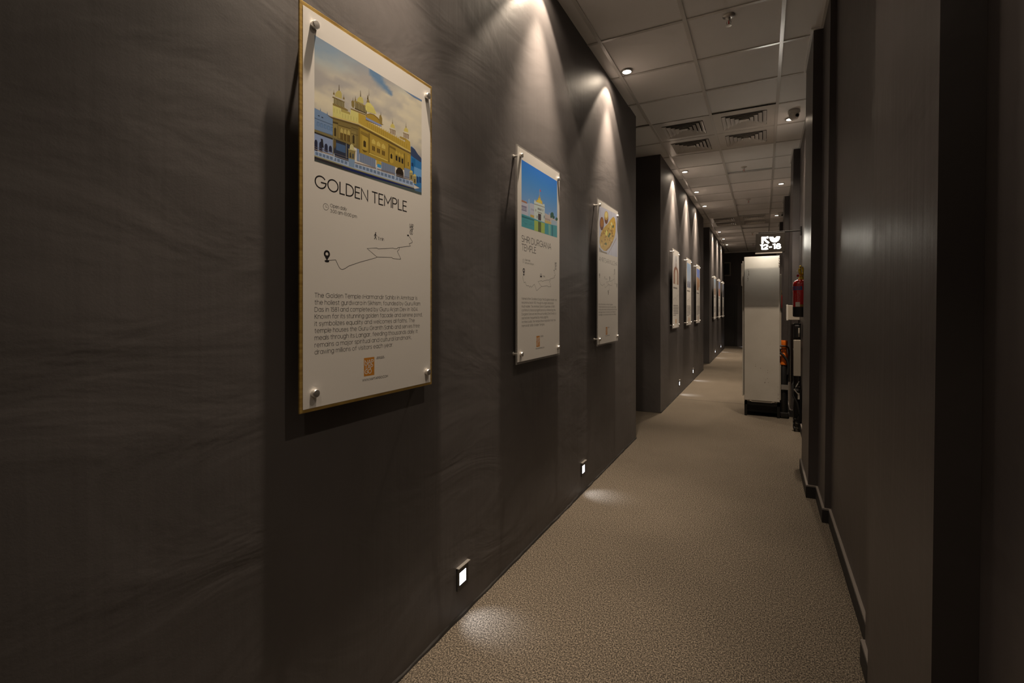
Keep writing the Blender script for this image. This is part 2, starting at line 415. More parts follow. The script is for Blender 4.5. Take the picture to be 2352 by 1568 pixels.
# ------------------------------------------------------------ printed photographs: coloured polygons in vertex colours
def lin(c): c /= 255; return c/12.92 if c <= .04045 else ((c+.055)/1.055)**2.4
WHITE = (196, 174, 148)                          # the paper's tone in the photograph; inks are stated against it
def ink(c, g=1.0):
    return tuple(min(.86, .80*g*lin(a)/lin(b)) for a, b in zip(c, WHITE))
class Print:
    def __init__(s): s.v = []; s.f = []; s.c = []; s.k = 0; s.boxes = []
    def layer(s, pts, lift):                     # ink only stacks where shapes overlap: the whole print stays thinner than a sheet of paper
        if not lift: s.k = 0; return
        b = (min(p[0] for p in pts), max(p[0] for p in pts), min(p[1] for p in pts), max(p[1] for p in pts)); n = 1
        for q in s.boxes:
            if q[4] >= n and q[0] < b[1] and q[1] > b[0] and q[2] < b[3] and q[3] > b[2]: n = q[4]+1
        s.boxes.append((*b, n)); s.k = n*.000005
    def poly(s, pts, cols, lift=True):
        n = len(s.v)
        if not isinstance(cols[0], (tuple, list)): cols = [cols]*len(pts)
        s.layer(pts, lift)
        for (y, z), c in zip(pts, cols): s.v.append((s.k, y, z)); s.c.append(c)
        s.f.append(tuple(range(n, n+len(pts))))
    def build(s, name, parent, x):
        me = bpy.data.meshes.new(name); me.from_pydata([(a+x, b, c) for a, b, c in s.v], [], s.f); me.materials.append(M['photo'])
        at = me.color_attributes.new('ink', 'FLOAT_COLOR', 'POINT')
        for i, c in enumerate(s.c): at.data[i].color = (*c, 1)
        bm = bmesh.new(); bm.from_mesh(me)
        for f in bm.faces:
            f.normal_update()
            if f.normal.x < 0: f.normal_flip()
        bm.to_mesh(me); bm.free()
        o = bpy.data.objects.new(name, me); C.objects.link(o); o.parent = parent; return o

PW, PH, PT = .612, 1.166, .006                   # poster panel
PZ = 1.073
PF = .042                                        # its face, out from the wall
POSTERS = []
def poster(yc, label, golden=False, zb=PZ):
    t = thing('wall_poster', label, 'poster', (WL, yc, zb), group='poster panels on the left wall')
    h = PW/2
    if golden:
        MB().box(PF-PT, PF-.0008, -h, h, 0, PH).build('backing_board', M['gold'], t, bevel=.001)
        MB().box(PF-.0008, PF, -h+.011, h-.010, .010, PH-.012).build('print_sheet', M['paper'], t)
    else:
        MB().box(PF-PT, PF-.0008, -h, h, 0, PH).build('clear_sheet', M['acrylic'], t, bevel=.001)
        MB().box(PF-.0008, PF, -h+.012, h-.008, .012, PH-.010).build('print_sheet', M['paper'], t)
    for y in (-h+.048, h-.035):
        for z in (.052, PH-.052):
            st = MB().lathe([(.0065, 0), (.0065, PF-PT), (.0065, PF+.001)], (0, y, z), 'x', 16)
            st.lathe([(.0115, 0), (.0115, .006), (.0115, .006)], (0, y, z), 'x', 20)
            st.lathe([(.0112, PF), (.0120, PF+.002), (.0120, PF+.011), (.0105, PF+.0135), (.003, PF+.0140)], (0, y, z), 'x', 24)
            st.build('standoff', M['steel'], t, smooth=True)
    POSTERS.append(t)
    return t
def at_poster(t):
    """measuring aid: pixel in the photograph -> the poster's own plane coordinates"""
    def f(u, v):
        p = on_x(u, v, WL+PF); return (p[1]-t.location.y, p[2]-t.location.z)
    return f
def plane(dx): return lambda y, z: (PF+dx, y, z)

# ============================ poster one: golden temple
P1 = poster(1.243, 'large gold-edged white poster of a golden temple, nearest on the left wall', True)
a1 = at_poster(P1)
c2 = lambda x, y: a1(700+x/6.5325, 220+y/6.5325)
cA = lambda x, y: a1(700+x/8.4, 70+y/8.4)
cB = lambda x, y: a1(660+x/5.226, 380+y/5.226)
cD = lambda x, y: a1(660+x/4.7517, 640+y/4.7517)
pr = Print()
q00, q10, q01 = c2(145, 975), c2(1752, 1488), cA(193, 90)
y0, y1, z0, z1 = q00[0], q10[0], (q00[1]+q10[1])/2, q01[1]
NX, NZ = 44, 40
def sky1(s, t):                                  # s to the right, t up
    n = noise.fractal((s*2.2+1, (t*5.0-s*.7), 2.3), .9, 2.1, 5)*.5+.5
    m = noise.fractal((s*5+7, t*9-s*1.5, 5.1), .9, 2.1, 4)*.5+.5
    blue = max(0, min(1, (t-.70)*2.6-(s*.75)+ (n-.5)*.9))
    warm = (204-28*m, 176-22*m, 132-8*m); dull = (152, 134, 114); bl = (96, 112, 122)
    k = max(0, min(1, (n-.36)*3.4+s*.35))
    c = [dull[i]*(1-k)+warm[i]*k for i in range(3)]
    c = [c[i]*(1-blue)+bl[i]*blue for i in range(3)]
    q = abs(t-(.985-.55*(s-.47)))                 # torn blue gap in the clouds
    if .44 < s < .66: e = max(0, min(1, (1-q*12/(1.1-abs(s-.53)*6))*1.3+(m-.5)*1.6)); c = [c[i]*(1-e)+(92,108,118)[i]*e for i in range(3)]
    if t < .45:
        e = min(1, (.45-t)*3); c = [c[i]*(1-e*.5)+(150,134,126)[i]*e*.5 for i in range(3)]
    return ink(c)
for i in range(NX):
    for j in range(NZ):
        if j < 10: continue
        q = []; k = []
        for a, b in ((i, j), (i+1, j), (i+1, j+1), (i, j+1)):
            s, t = a/NX, b/NZ; q.append((y0+(y1-y0)*s, z0+(z1-z0)*t)); k.append(sky1(s, t))
        pr.poly(q, k, False)
def pp(pts, c, f=c2, g=1.0): pr.poly([f(*p) for p in pts], ink(c, g))
pp([(1900,1140),(2258,1340),(2258,1375),(2100,1290)], (92,104,116), cA)
# pale blue building at left
pp([(145,180),(335,275),(420,330),(420,605),(145,530)], (104,114,124))
pp([(145,325),(420,432),(420,445),(145,338)], (74,82,92)); pp([(145,500),(420,585),(420,600),(145,518)], (86,92,98))
for i in range(5):
    x = 182+i*52; y = 385+i*19
    pp([(x,y),(x+38,y+13),(x+38,y+75),(x,y+62)], (78,92,106)); pp([(x+8,y+14),(x+31,y+22),(x+31,y+68),(x+8,y+60)], (98,112,126))
for x, y in ((198,288),(250,312)): pp([(x,y),(x+26,y+9),(x+26,y+24),(x,y+14)], (34,38,46))
for x, y in ((235,190),(338,245)): pp([(x-7,y+35),(x,y-12),(x+7,y+38)], (80,92,106))
# terrace under the canopy
pp([(145,540),(420,625),(420,880),(145,810)], (124,126,136))
for i, x in enumerate((168,240,320,385)): pp([(x-24,690+i*30),(x-16,665+i*30),(x,655+i*30),(x+16,670+i*30),(x+24,700+i*30),(x+24,850),(x-24,830)], (38,36,46))
pp([(145,500),(420,600),(700,712),(700,742),(420,640),(145,540)], (112,92,52)); pp([(145,536),(420,636),(700,738),(700,760),(420,660),(145,560)], (44,36,26))
pp([(420,650),(700,752),(700,1010),(420,900)], (42,42,48)); pp([(470,700),(610,748),(610,860),(470,810)], (66,80,96))
pp([(434,650),(466,660),(470,740),(452,800),(436,760)], (96,72,34)); pp([(240,640),(270,650),(285,780),(250,770)], (36,30,30)); pp([(420,640),(432,644),(432,900),(420,896)], (120,104,70)); pp([(618,710),(628,714),(628,940),(618,936)], (120,110,90))
# temple: walls
pp([(420,330),(805,445),(805,800),(420,610)], (112,88,42)); pp([(805,445),(1590,880),(1590,1140),(1480,1110),(805,870)], (150,114,40))
# parapets
pp([(420,140),(540,178),(540,235),(685,280),(690,205),(805,255),(805,405),(420,300)], (186,162,86))
pp([(805,255),(915,300),(915,365),(1500,690),(1520,640),(1580,690),(1590,850),(805,405)], (166,126,44))
for i in range(9):                               # panel joints of the parapets
    x = 440+i*42; y = 232+i*11.5 if x > 540 else 190+i*11
    pp([(x,y),(x+4,y+1),(x+4,y+62),(x,y+61)], (140,116,56))
for i in range(20):
    x = 935+i*31; y = 395+(x-935)*.545
    pp([(x,y),(x+4,y+2),(x+4,y+70),(x,y+68)], (124,92,30))
for i in range(18):                              # merlons
    x = 930+i*32; y = 362+(x-930)*.545
    pp([(x-9,y+10),(x,y-14),(x+9,y+16)], (176,138,58))
# eaves
pp([(330,285),(410,318),(805,432),(1250,668),(1640,878),(1620,886),(1590,876),(1240,690),(805,462),(420,345)], (88,64,26))
pp([(415,300),(805,408),(1250,640),(1600,838),(1610,856),(1250,660),(805,424),(415,314)], (196,160,76))
pp([(850,452),(1250,660),(1590,856),(1590,864),(1250,672),(850,464)], (118,86,30))
# pilasters, windows and panels on the left face
for x, w_, y in ((425,62,420),(700,70,530)):
    pp([(x,y-10),(x+w_,y+8),(x+w_,y+220),(x,y+195)], (128,102,50)); pp([(x+16,y+70),(x+32,y+52),(x+46,y+76),(x+46,y+190),(x+16,y+180)], (58,42,18))
pp([(505,440),(690,495),(690,700),(505,630)], (132,104,48))
for i in range(3):
    x = 535+i*52; y = 490+i*16
    pp([(x,y+18),(x+18,y-12),(x+38,y+22),(x+38,y+70),(x,y+58)], (168,138,70)); pp([(x,y+62),(x+36,y+74),(x+36,y+175),(x,y+160)], (72,50,20)); pp([(x+15,y+66),(x+19,y+67),(x+19,y+168),(x+15,y+166)], (150,112,40))
pp([(505,436),(690,490),(690,500),(505,446)], (76,56,24)); pp([(420,380),(500,404),(500,430),(420,408)], (70,52,24))
for y in (470,560): pp([(700,y),(800,y+32),(800,y+40),(700,y+8)], (78,58,24))
# right facade: bands, bays, windows
pp([(805,470),(830,480),(830,860),(805,850)], (120,90,32)); pp([(960,560),(972,566),(972,870),(960,866)], (96,70,24)); pp([(1258,720),(1270,726),(1270,1000),(1258,996)], (96,70,24)); pp([(1490,860),(1502,866),(1502,1110),(1490,1106)], (100,74,26))
pp([(840,520),(965,585),(965,632),(840,562)], (124,92,34)); pp([(1262,735),(1365,790),(1365,820),(1262,764)], (112,82,28))
pp([(862,590),(945,630),(945,800),(930,820),(900,825),(862,790)], (168,130,48)); pp([(880,680),(895,668),(918,695),(918,775),(880,760)], (60,42,14))
pp([(860,800),(945,835),(905,850),(880,838)], (92,66,22))
pp([(985,600),(1245,730),(1245,985),(985,850)], (158,120,44))
for i in range(3):
    x = 1005+i*74; y = 645+i*35
    pp([(x,y+20),(x+26,y),(x+56,y+46),(x+56,y+88),(x,y+66)], (186,150,66)); pp([(x+5,y+100),(x+48,y+120),(x+48,y+188),(x+5,y+168)], (92,64,22)); pp([(x+24,y+108),(x+29,y+110),(x+29,y+180),(x+24,y+178)], (140,106,42))
pp([(965,855),(1245,970),(1245,984),(965,868)], (196,160,72))
pp([(1275,850),(1330,870),(1330,1000),(1300,1015),(1275,990)], (170,130,46)); pp([(1286,880),(1300,862),(1314,888),(1314,948),(1286,936)], (44,32,16))
for i in range(3):
    x = 1364+i*44; y = 892+i*22
    pp([(x,y),(x+26,y+12),(x+26,y+88),(x,y+72)], (40,30,18)); pp([(x-4,y-50),(x+12,y-70),(x+32,y-34),(x+30,y-6),(x-4,y-22)], (176,138,52))
pp([(1540,880),(1572,900),(1572,1090),(1540,1070)], (164,124,44)); pp([(1548,990),(1558,994),(1558,1060),(1548,1054)], (48,34,16))
pp([(1075,960),(1150,1000),(1150,1060),(1075,1030)], (172,134,48))
# corner tower left
pp([(420,8),(600,90),(600,100),(412,26)], (104,78,36)); pp([(430,30),(595,100),(595,185),(430,120)], (66,50,26))
for i in range(8):
    x = 434+i*21; y = 34+i*9
    pp([(x,y),(x+8,y+4),(x+8,y+84),(x,y+80)], (178,152,98))
pp([(420,108),(605,184),(655,214),(640,226),(420,140)], (120,92,44)); pp([(545,188),(680,250),(680,282),(545,236)], (150,124,60))
pp([(450,8),(462,-45),(490,-72),(512,-82),(540,-66),(556,-30),(556,45)], (164,138,72)); pp([(508,-80),(512,-165),(517,-168),(522,-78)], (74,56,30))
for x, y in ((437,-40),(585,30)): pp([(x-12,y+20),(x-12,y),(x,y-18),(x+12,y+4),(x+12,y+28)], (112,86,40)); pp([(x-3,y-14),(x,y-60),(x+3,y-14)], (74,56,30))
# middle tower and dome
pp([(690,185),(930,282),(930,300),(690,206)], (118,90,42)); pp([(750,78),(930,160),(930,275),(750,196)], (70,54,28))
for i in range(8):
    x = 754+i*22; y = 84+i*10
    pp([(x,y),(x+8,y+4),(x+8,y+100),(x,y+96)], (170,142,88))
pp([(745,66),(935,158),(935,176),(745,88)], (132,104,48)); pp([(700,80),(722,66),(742,84),(745,150),(728,190),(702,150)], (120,94,44)); pp([(718,70),(722,15),(726,70)], (74,56,30)); pp([(750,70),(756,20),(772,70)], (110,84,40)); pp([(757,40),(760,-5),(763,40)], (74,56,30))
pp([(782,82),(790,42),(815,18),(836,10),(866,30),(880,75),(880,120)], (174,150,78)); pp([(830,12),(834,-80),(838,-82),(843,14)], (74,56,30))
pp([(905,180),(915,125),(945,95),(985,112),(1030,165),(1060,230),(1072,275),(930,235)], (192,166,84)); pp([(925,95),(942,40),(955,45),(975,100)], (128,100,46)); pp([(934,50),(944,-10),(950,-12),(956,60)], (84,62,30)); pp([(960,0),(963,-130),(966,0)], (74,56,30))
for i in range(6): pp([(930+i*22,140+i*10),(934+i*22,140+i*10),(950+i*20,235+i*8),(945+i*20,235+i*8)], (158,130,60))
pp([(915,320),(930,275),(980,262),(1040,280),(1100,330),(1140,390),(1155,465),(915,365)], (112,80,28)); pp([(925,300),(935,284),(980,274),(1036,292),(1096,344),(1130,405),(1140,440),(925,345)], (150,112,38))
pp([(915,318),(1150,436),(1152,462),(915,352)], (122,120,134)); pp([(1112,370),(1122,290),(1142,285),(1162,340),(1160,420),(1180,430),(1150,440)], (128,98,44)); pp([(1136,292),(1141,240),(1146,292)], (74,56,30))
# kiosks at the right
for x, y in ((1318,430),(1520,490)):
    pp([(x-34,y+40),(x-30,y+8),(x-2,y-18),(x+28,y+14),(x+34,y+60)], (184,154,74)); pp([(x-46,y+58),(x+44,y+92),(x+44,y+104),(x-46,y+70)], (112,84,38))
    pp([(x-36,y+70),(x+36,y+98),(x+36,y+160),(x-36,y+128)], (168,140,112))
    for k in range(4): pp([(x-36+k*23,y+72+k*8),(x-28+k*23,y+75+k*8),(x-28+k*23,y+136+k*8),(x-36+k*23,y+133+k*8)], (104,76,34))
    pp([(x-4,y-14),(x,y-102),(x+4,y-12)], (74,56,30)); pp([(x-10,y-20),(x,y-44),(x+10,y-16)], (120,92,44))
pp([(1425,605),(1520,640),(1520,680),(1425,630)], (150,114,46))
# blue houses at the right
pp([(1590,880),(1600,755),(1640,790),(1660,840),(1720,900),(1752,945),(1752,1400),(1640,1330),(1590,1150)], (46,96,128)); pp([(1590,760),(1650,800),(1700,880),(1745,930),(1745,1000),(1640,930),(1590,890)], (50,56,72))
pp([(1605,930),(1660,950),(1660,1090),(1610,1070)], (30,84,116)); pp([(1640,1060),(1752,1110),(1752,1230),(1640,1190)], (96,130,152)); pp([(1600,1000),(1628,1010),(1628,1060),(1600,1050)], (20,48,76))
for x in (1680,1718): pp([(x,1210),(x+26,1220),(x+26,1310),(x,1300)], (34,56,84))
# hoardings, doorway, crowd
pp([(780,790),(815,800),(815,985),(780,975)], (112,118,128)); pp([(820,850),(1062,950),(1062,1080),(820,985)], (112,112,116)); pp([(1150,985),(1355,1062),(1355,1190),(1150,1130)], (110,110,114)); pp([(1492,1078),(1580,1105),(1580,1250),(1492,1230)], (118,118,120))
for i in range(7): x = 846+i*34; y = 862+i*14; pp([(x,y),(x+3,y+1),(x+3,y+120),(x,y+119)], (88,88,94))
for i in range(6): x = 1180+i*33; y = 1000+i*12; pp([(x,y),(x+3,y+1),(x+3,y+120),(x,y+119)], (88,88,94))
pp([(1365,1215),(1368,1120),(1395,1078),(1430,1075),(1468,1110),(1482,1160),(1482,1250),(1365,1230)], (36,24,14))
pp([(1088,1018),(1145,1038),(1145,1085),(1088,1068)], (58,124,178))
for i in range(130):                             # visitors behind the railing: heads and shoulders
    s = random.random(); x = 150+s*1420; y = 858+(x-150)*.300-random.random()*26
    if 650 < x < 760: continue
    c = random.choice([(44,32,30),(60,40,36),(96,62,48),(48,44,66),(120,88,70),(34,30,34)])
    pp([(x-7,y+26),(x-6,y+6),(x,y-3),(x+6,y+8),(x+7,y+30)], c)
pp([(145,790),(650,960),(1080,1090),(1640,1270),(1640,1280),(1080,1102),(650,972),(145,802)], (128,108,92)); pp([(145,760),(650,925),(650,930),(145,766)], (110,90,80)); pp([(750,990),(1640,1245),(1640,1250),(750,996)], (112,92,82))
# marble railing, plinth, little pavilions
pp([(145,818),(660,985),(1080,1115),(1640,1292),(1640,1388),(1080,1205),(660,1070),(145,900)], (152,152,156))
for i in range(27):
    x = 160+i*54.5; y = 838+(x-160)*.312
    if 640 < x+20 < 760: continue
    pp([(x,y),(x+40,y+13),(x+40,y+58),(x,y+45)], (96,104,114))
pp([(145,890),(660,1062),(1640,1375),(1640,1392),(660,1080),(145,912)], (140,122,80))
pp([(145,908),(660,1078),(1640,1390),(1752,1424),(1752,1488),(145,975)], (54,54,46)); pp([(145,912),(560,1050),(560,1085),(145,945)], (46,36,34)); pp([(560,1050),(1000,1190),(1300,1282),(1640,1388),(1640,1400),(1200,1290),(900,1190),(570,1090)], (30,34,66))
pp([(900,1200),(1640,1405),(1752,1440),(1752,1488),(900,1214)], (72,74,62)); pp([(1640,1395),(1752,1380),(1752,1450),(1660,1425)], (70,92,108))
pp([(655,800),(760,830),(750,960),(655,940)], (128,104,56)); pp([(672,860),(690,845),(700,930),(672,925)], (60,50,34)); pp([(712,870),(735,868),(735,940),(712,935)], (62,60,58)); pp([(650,790),(670,800),(680,740),(705,722),(730,745),(740,800),(775,830),(650,800)], (184,160,100)); pp([(655,935),(750,960),(745,1080),(660,1055)], (116,126,132))
for x, y in ((1600,1150),(1652,1205)): pp([(x-30,y),(x-22,y-22),(x-6,y-36),(x+14,y-20),(x+22,y+6)], (196,160,72)); pp([(x-28,y+2),(x+22,y+12),(x+22,y+120),(x-28,y+100)], (150,124,66)); pp([(x-12,y+40),(x+8,y+44),(x+8,y+100),(x-12,y+96)], (76,62,40))
for x, y in ((440,880),(1078,1080),(1362,1170)): pp([(x-8,y),(x,y-20),(x+8,y+3),(x+8,y+80),(x-8,y+75)], (160,158,156))
pr.build('picture', P1, PF+.00002)

def txt(f, t, p, q, caps, track=TRACK):          # baseline start p, baseline end q (pixels), capital height in pixels at the start
    a = f(*p); b = f(*q); h = f(p[0], p[1]-caps)[1]-a[1]
    return strokes(t, a[0], a[1], h, b[0]-a[0], track), h
ln, h = txt(cB, 'GOLDEN TEMPLE', (334,287), (1431,557), 150, .22)
zt = cB(1431,553)[1]; s0 = cB(334,289)[0]; s1 = cB(1431,557)[0]
hh = cB(1431,437)[1]-zt
ribbons(strokes('GOLDEN TEMPLE', s0, zt, hh, s1-s0, .19), .0043, plane(.00003)).build('heading', M['ink'], P1)
body = ['The Golden Temple (Harmandir Sahib) in Amritsar is', 'the holiest gurdwara in Sikhism, founded by Guru Ram', 'Das in 1581 and completed by Guru Arjan Dev in 1604.',
        'Known for its stunning golden facade and serene pond,', 'it symbolizes equality and welcomes all faiths. The', 'temple houses the Guru Granth Sahib and serves free',
        'meals through its Langar, feeding thousands daily. It', 'remains a major spiritual and cultural landmark,', 'drawing millions of visitors each year.']
ends = [(1417,222),(1450,285),(1425,345),(1472,408),(1388,470),(1443,527),(1420,590),(1353,660),(1153,742)]
zb0, zb8 = cD(297,203)[1], cD(297,826)[1]; st = []
for i, (t, e) in enumerate(zip(body, ends)):
    s = cD(299, 203+i*77.9)[0]; z = zb0+(zb8-zb0)*i/8
    st += strokes(t, s, z, .0128, cD(*e)[0]-s)
ribbons(st, .00132, plane(.00003)).build('body_text', M['ink'], P1)
st = []
for t, p, q in (('Open daily', (516,497), (712,536)), ('3:00 am-10:00 pm', (516,561), (833,622))):
    s = cB(*p)[0]; st += strokes(t, s, cB(*p)[1], .0098, cB(*q)[0]-s)
cc = cB(462,496); st.append(A_(cc[0], cc[1], .0095, .0095, 0, 360, 24)); st.append([(cc[0], cc[1]+.006), (cc[0], cc[1]-.001), (cc[0]+.005, cc[1]-.001)])
ribbons(st, .0012, plane(.00003)).build('opening_hours', M['ink'], P1)
def route(t, f, lines, w, pins, dots, texts, extra=None, mat='ink'):
    mb = ribbons([[f(*p) for p in l] for l in lines], w, plane(.00003))
    for (u, v, s) in pins:                       # map pin: ring on a point
        c = f(u, v)
        n = 18; out = []; inn = []
        for i in range(n+1):
            a = R(-50+280*i/n); out.append((c[0]+s*math.cos(a), c[1]+s*math.sin(a)))
        out = [(c[0], c[1]-1.75*s)]+out
        hole = [(c[0]+.45*s*math.cos(R(-50+280*i/n)), c[1]+.45*s*math.sin(R(-50+280*i/n))) for i in range(n+1)]
        pl = plane(.000045)
        for i in range(n): mb.quad(pl(*out[i+1]), pl(*out[i+2]), pl(*hole[i+1]), pl(*hole[i]))
        mb.quad(pl(*out[1]), pl(*hole[0]), pl(*hole[-1]), pl(*out[-1]), pl(*out[0]))
        disc_lines(mb, c[0], c[1]-1.85*s, s*.75, s*.32, plane(.00004))
    for (u, v, s) in dots:
        c = f(u, v); disc_lines(mb, c[0], c[1], s, s*.55, plane(.00004))
    for (s_, p, hgt, wd, ww) in texts:
        c = f(*p); m2 = ribbons(strokes(s_, c[0], c[1], hgt, wd, .10), ww, plane(.00003)); n = len(mb.v); mb.v += m2.v; mb.f += [tuple(i+n for i in q) for q in m2.f]
    if extra: extra(mb)
    return mb.build('route_map', M[mat], t)
def walker(mb, c, s, pl):
    def bar(pts, w): 
        m2 = ribbons([[(c[0]+a*s, c[1]+b*s) for a, b in pts]], w*s, pl); n = len(mb.v); mb.v += m2.v; mb.f += [tuple(i+n for i in q) for q in m2.f]
    disc_lines(mb, c[0]+.05*s, c[1]+.93*s, .09*s, .09*s, pl)
    bar([(.0,.78),(-.05,.42)], .17); bar([(-.05,.45),(-.08,.22),(-.22,0)], .1); bar([(-.04,.42),(.1,.22),(.16,0)], .1)
    bar([(0,.75),(-.2,.6),(-.24,.42)], .08); bar([(.04,.75),(.16,.56),(.3,.48)], .08)
gl = lambda f, p: f(*p)
route(P1, cB, [[(475,1138),(580,1133),(622,1222),(640,1242),(662,1248),(690,1238),(740,1205),(870,1160),(1060,1108),(1076,1098),(957,995),(1075,990),(1092,1000),(1268,991),(1290,999),(1318,998),(1326,985),(1477,966),(1462,938),(1498,925),(1502,915),(1462,850)],
               [(1076,1098),(1255,1103),(1266,1116),(1350,1125),(1362,1120),(1320,1030),(1340,1010),(1347,985)]], .0016,
      [(475,1062,.0115)], [(1449,839,.0055)], [('NAP',(1468,741),.0132,.0215,.0019),('TAP',(1468,780),.0132,.0200,.0019),('GO',(1470,825),.0132,.0165,.0019),('11 min',(1088,892),.0100,.0290,.0012)],
      lambda mb: walker(mb, cB(1058,886), .024, plane(.000045)))
def logo(t, f, quad, rows, mat='orangeink', wl=.0024):
    a = f(*quad[0]); b = f(*quad[1])
    y0, y1, z0, z1 = a[0], b[0], b[1], a[1]
    MB().quad((PF+.00003,y0,z0),(PF+.00003,y1,z0),(PF+.00003,y1,z1),(PF+.00003,y0,z1)).build('logo_square', M[mat], t); sq = C.objects[-1]
    st = []
    for i, (s, wd) in enumerate(rows): st += strokes(s, y0+(y1-y0)*.09, z1-(z1-z0)*(.36+.255*i), (z1-z0)*.225, (y1-y0)*wd, .10)
    ribbons(st, wl, plane(.000045)).build('logo_lettering', M['paper'], sq)
ROWS = (('NAP', .82), ('TAP', .76), ('GO', .62))
logo(P1, cD, ((836,866), (949,1048)), ROWS)
st = []
for s, p, q in (('SCAN FOR',(978,862),(1054,853)),('INSTAGRAM',(974,878),(1060,868))): y = cD(*p)[0]; st += strokes(s, y, cD(*p)[1], .0034, cD(*q)[0]-y)
ribbons(st, .0008, plane(.00003)).build('caption', M['ink'], P1)
y = cD(820,1122)[0]; ribbons(strokes('WWW.NAPTAPGO.COM', y, cD(820,1122)[1], .0072, cD(1097,1072)[0]-y), .0012, plane(.00003)).build('web_address', M['ink'], P1)

# ============================ poster two: white temple by water
P2 = poster(2.590, 'white poster of a pale temple by green water, second along the left wall')
a2 = at_poster(P2)
d1 = lambda x, y: a2(1170+x/6.815, 330+y/6.815)
d2 = lambda x, y: a2(1170+x/9.8, 530+y/9.8)
d3 = lambda x, y: a2(1170+x/8.708, 670+y/8.708)
pr = Print(); q0 = d1(190, 245); q1 = d1(747, 1470); y0, y1, z1, z0 = q0[0], q1[0], q0[1], q1[1]
rz = lambda t: z0+(z1-z0)*t
tz = lambda t: (30+18*t, 92+8*(1-t)+0*t, 172-26*(1-t))
for i in range(8):
    t0, t1 = .15+.85*i/8, .15+.85*(i+1)/8
    h_ = lambda t: max(0, min(1, (1-t)*1.6)); g = lambda t: ink((40+72*h_(t)**1.4, 98+36*h_(t), 166-4*h_(t)))
    pr.poly([(y0, rz(t0)), (y1, rz(t0)), (y1, rz(t1)), (y0, rz(t1))], [g(t0), g(t0), g(t1), g(t1)])
def pp2(pts, c): pr.poly([d1(*p) for p in pts], ink(c))
pp2([(190,875),(270,905),(270,935),(345,930),(390,950),(390,1175),(190,1110)], (172,158,150)); pp2([(190,875),(275,912),(275,940),(190,905)], (150,98,70))
pp2([(190,960),(270,985),(270,1010),(190,985)], (120,104,110)); pp2([(190,1020),(270,1045),(270,1065),(190,1040)], (120,108,112))
for i in range(6): pp2([(195+i*13,990+i*4),(202+i*13,992+i*4),(202+i*13,1020+i*4),(195+i*13,1018+i*4)], (104,90,98))
for i in range(5): pp2([(338+i*11,1010+i*4),(343+i*11,1012+i*4),(343+i*11,1040+i*4),(338+i*11,1038+i*4)], (126,118,118))
pp2([(325,1105),(392,1125),(392,1165),(325,1142)], (180,140,60))
pp2([(555,1085),(620,1115),(620,1080),(627,1075),(634,1120),(747,1215),(747,1290),(555,1245)], (178,152,130)); pp2([(555,1190),(650,1225),(650,1262),(555,1238)], (188,150,80)); pp2([(660,1190),(747,1215),(747,1290),(660,1270)], (150,152,146))
for i in range(4): pp2([(566+i*20,1160+i*7),(575+i*20,1163+i*7),(575+i*20,1190+i*7),(566+i*20,1187+i*7)], (132,96,78))
for x, y, r in ((668,1110,26),(690,1150,18),(655,1140,16),(738,1180,18)): pp2([(x+r*math.cos(a*.6), y+1.5*r*math.sin(a*.6)) for a in range(11)], (48,78,56))
pp2([(387,900),(400,870),(415,905),(520,950),(545,940),(553,970),(553,1230),(387,1175)], (186,178,156))
pp2([(387,935),(553,990),(553,1000),(387,945)], (120,104,80)); pp2([(440,1060),(510,1085),(510,1098),(440,1072)], (130,114,92))
for i in range(3): pp2([(445+i*21,1000+i*7),(457+i*21,1004+i*7),(457+i*21,1036+i*7),(445+i*21,1032+i*7)], (74,60,52))
for x in (408,520): pp2([(x,1020),(x+8,1023),(x+8,1060),(x,1057)], (110,96,80)); pp2([(x+18,1120),(x+34,1126),(x+34,1170),(x+18,1165)], (126,128,112))
pp2([(450,1090),(496,1106),(496,1205),(450,1190)], (66,50,44))
pp2([(415,905),(425,880),(448,872),(450,845),(468,838),(490,850),(492,880),(512,895),(520,950)], (196,150,52)); pp2([(440,890),(470,870),(500,905),(500,935),(440,915)], (212,168,60))
pp2([(455,848),(468,800),(475,800),(488,855)], (160,130,84)); pp2([(468,805),(469,718),(474,718),(476,805)], (150,140,120)); pp2([(478,705),(498,748),(480,750)], (190,44,50))
pp2([(290,1165),(300,870),(312,860),(330,1165)], (150,156,168))
pp2([(190,1095),(340,1150),(553,1240),(747,1285),(747,1470),(190,1293)], (66,128,120)); pp2([(190,1120),(390,1190),(390,1205),(190,1150)], (36,92,88))
pp2([(390,1195),(553,1245),(553,1407),(390,1357)], (150,156,66)); pp2([(450,1215),(496,1230),(496,1388),(450,1375)], (84,84,44)); pp2([(610,1262),(645,1272),(645,1435),(615,1425)], (112,150,120)); pp2([(664,1275),(682,1278),(682,1448),(664,1443)], (44,96,96))
for i in range(16):
    x = 200+random.random()*170; y = 1180+random.random()*90; pp2([(x,y),(x+40,y+13),(x+40,y+18),(x,y+5)], (52,110,106))
pr.build('picture', P2, PF+.00002)
st = []
for s, zb_, e in (('SHRI DURGIANA', (938,420), (938,418)), ('TEMPLE', (596,508), (596,508))):
    y = d2(278, 250)[0]; st += strokes(s, y, d2(*zb_)[1], .0335, d2(*e)[0]-y, .17)
ribbons(st, .0034, plane(.00003)).build('heading', M['ink'], P2)
b2 = ['Named after Goddess Durga, the Durgiana Mandir was', 'reconstructed in 1921, though its origins date back', 'much earlier. The Amritsar District Gazetteer of 1893', 'confirms its historical significance by referencing the', "Durgiana Sarovar and the surrounding 'Devi Dwara,' a", 'sacred site frequented by Hindu pilgrims.', 'Architecturally, the temple draws inspiration from the', 'Harmandir Sahib (Golden Temple).']
e2 = [(945,180),(885,243),(905,315),(920,380),(932,450),(778,523),(922,585),(705,675)]
za, zb_ = d3(245,155)[1], d3(245,703)[1]; st = []
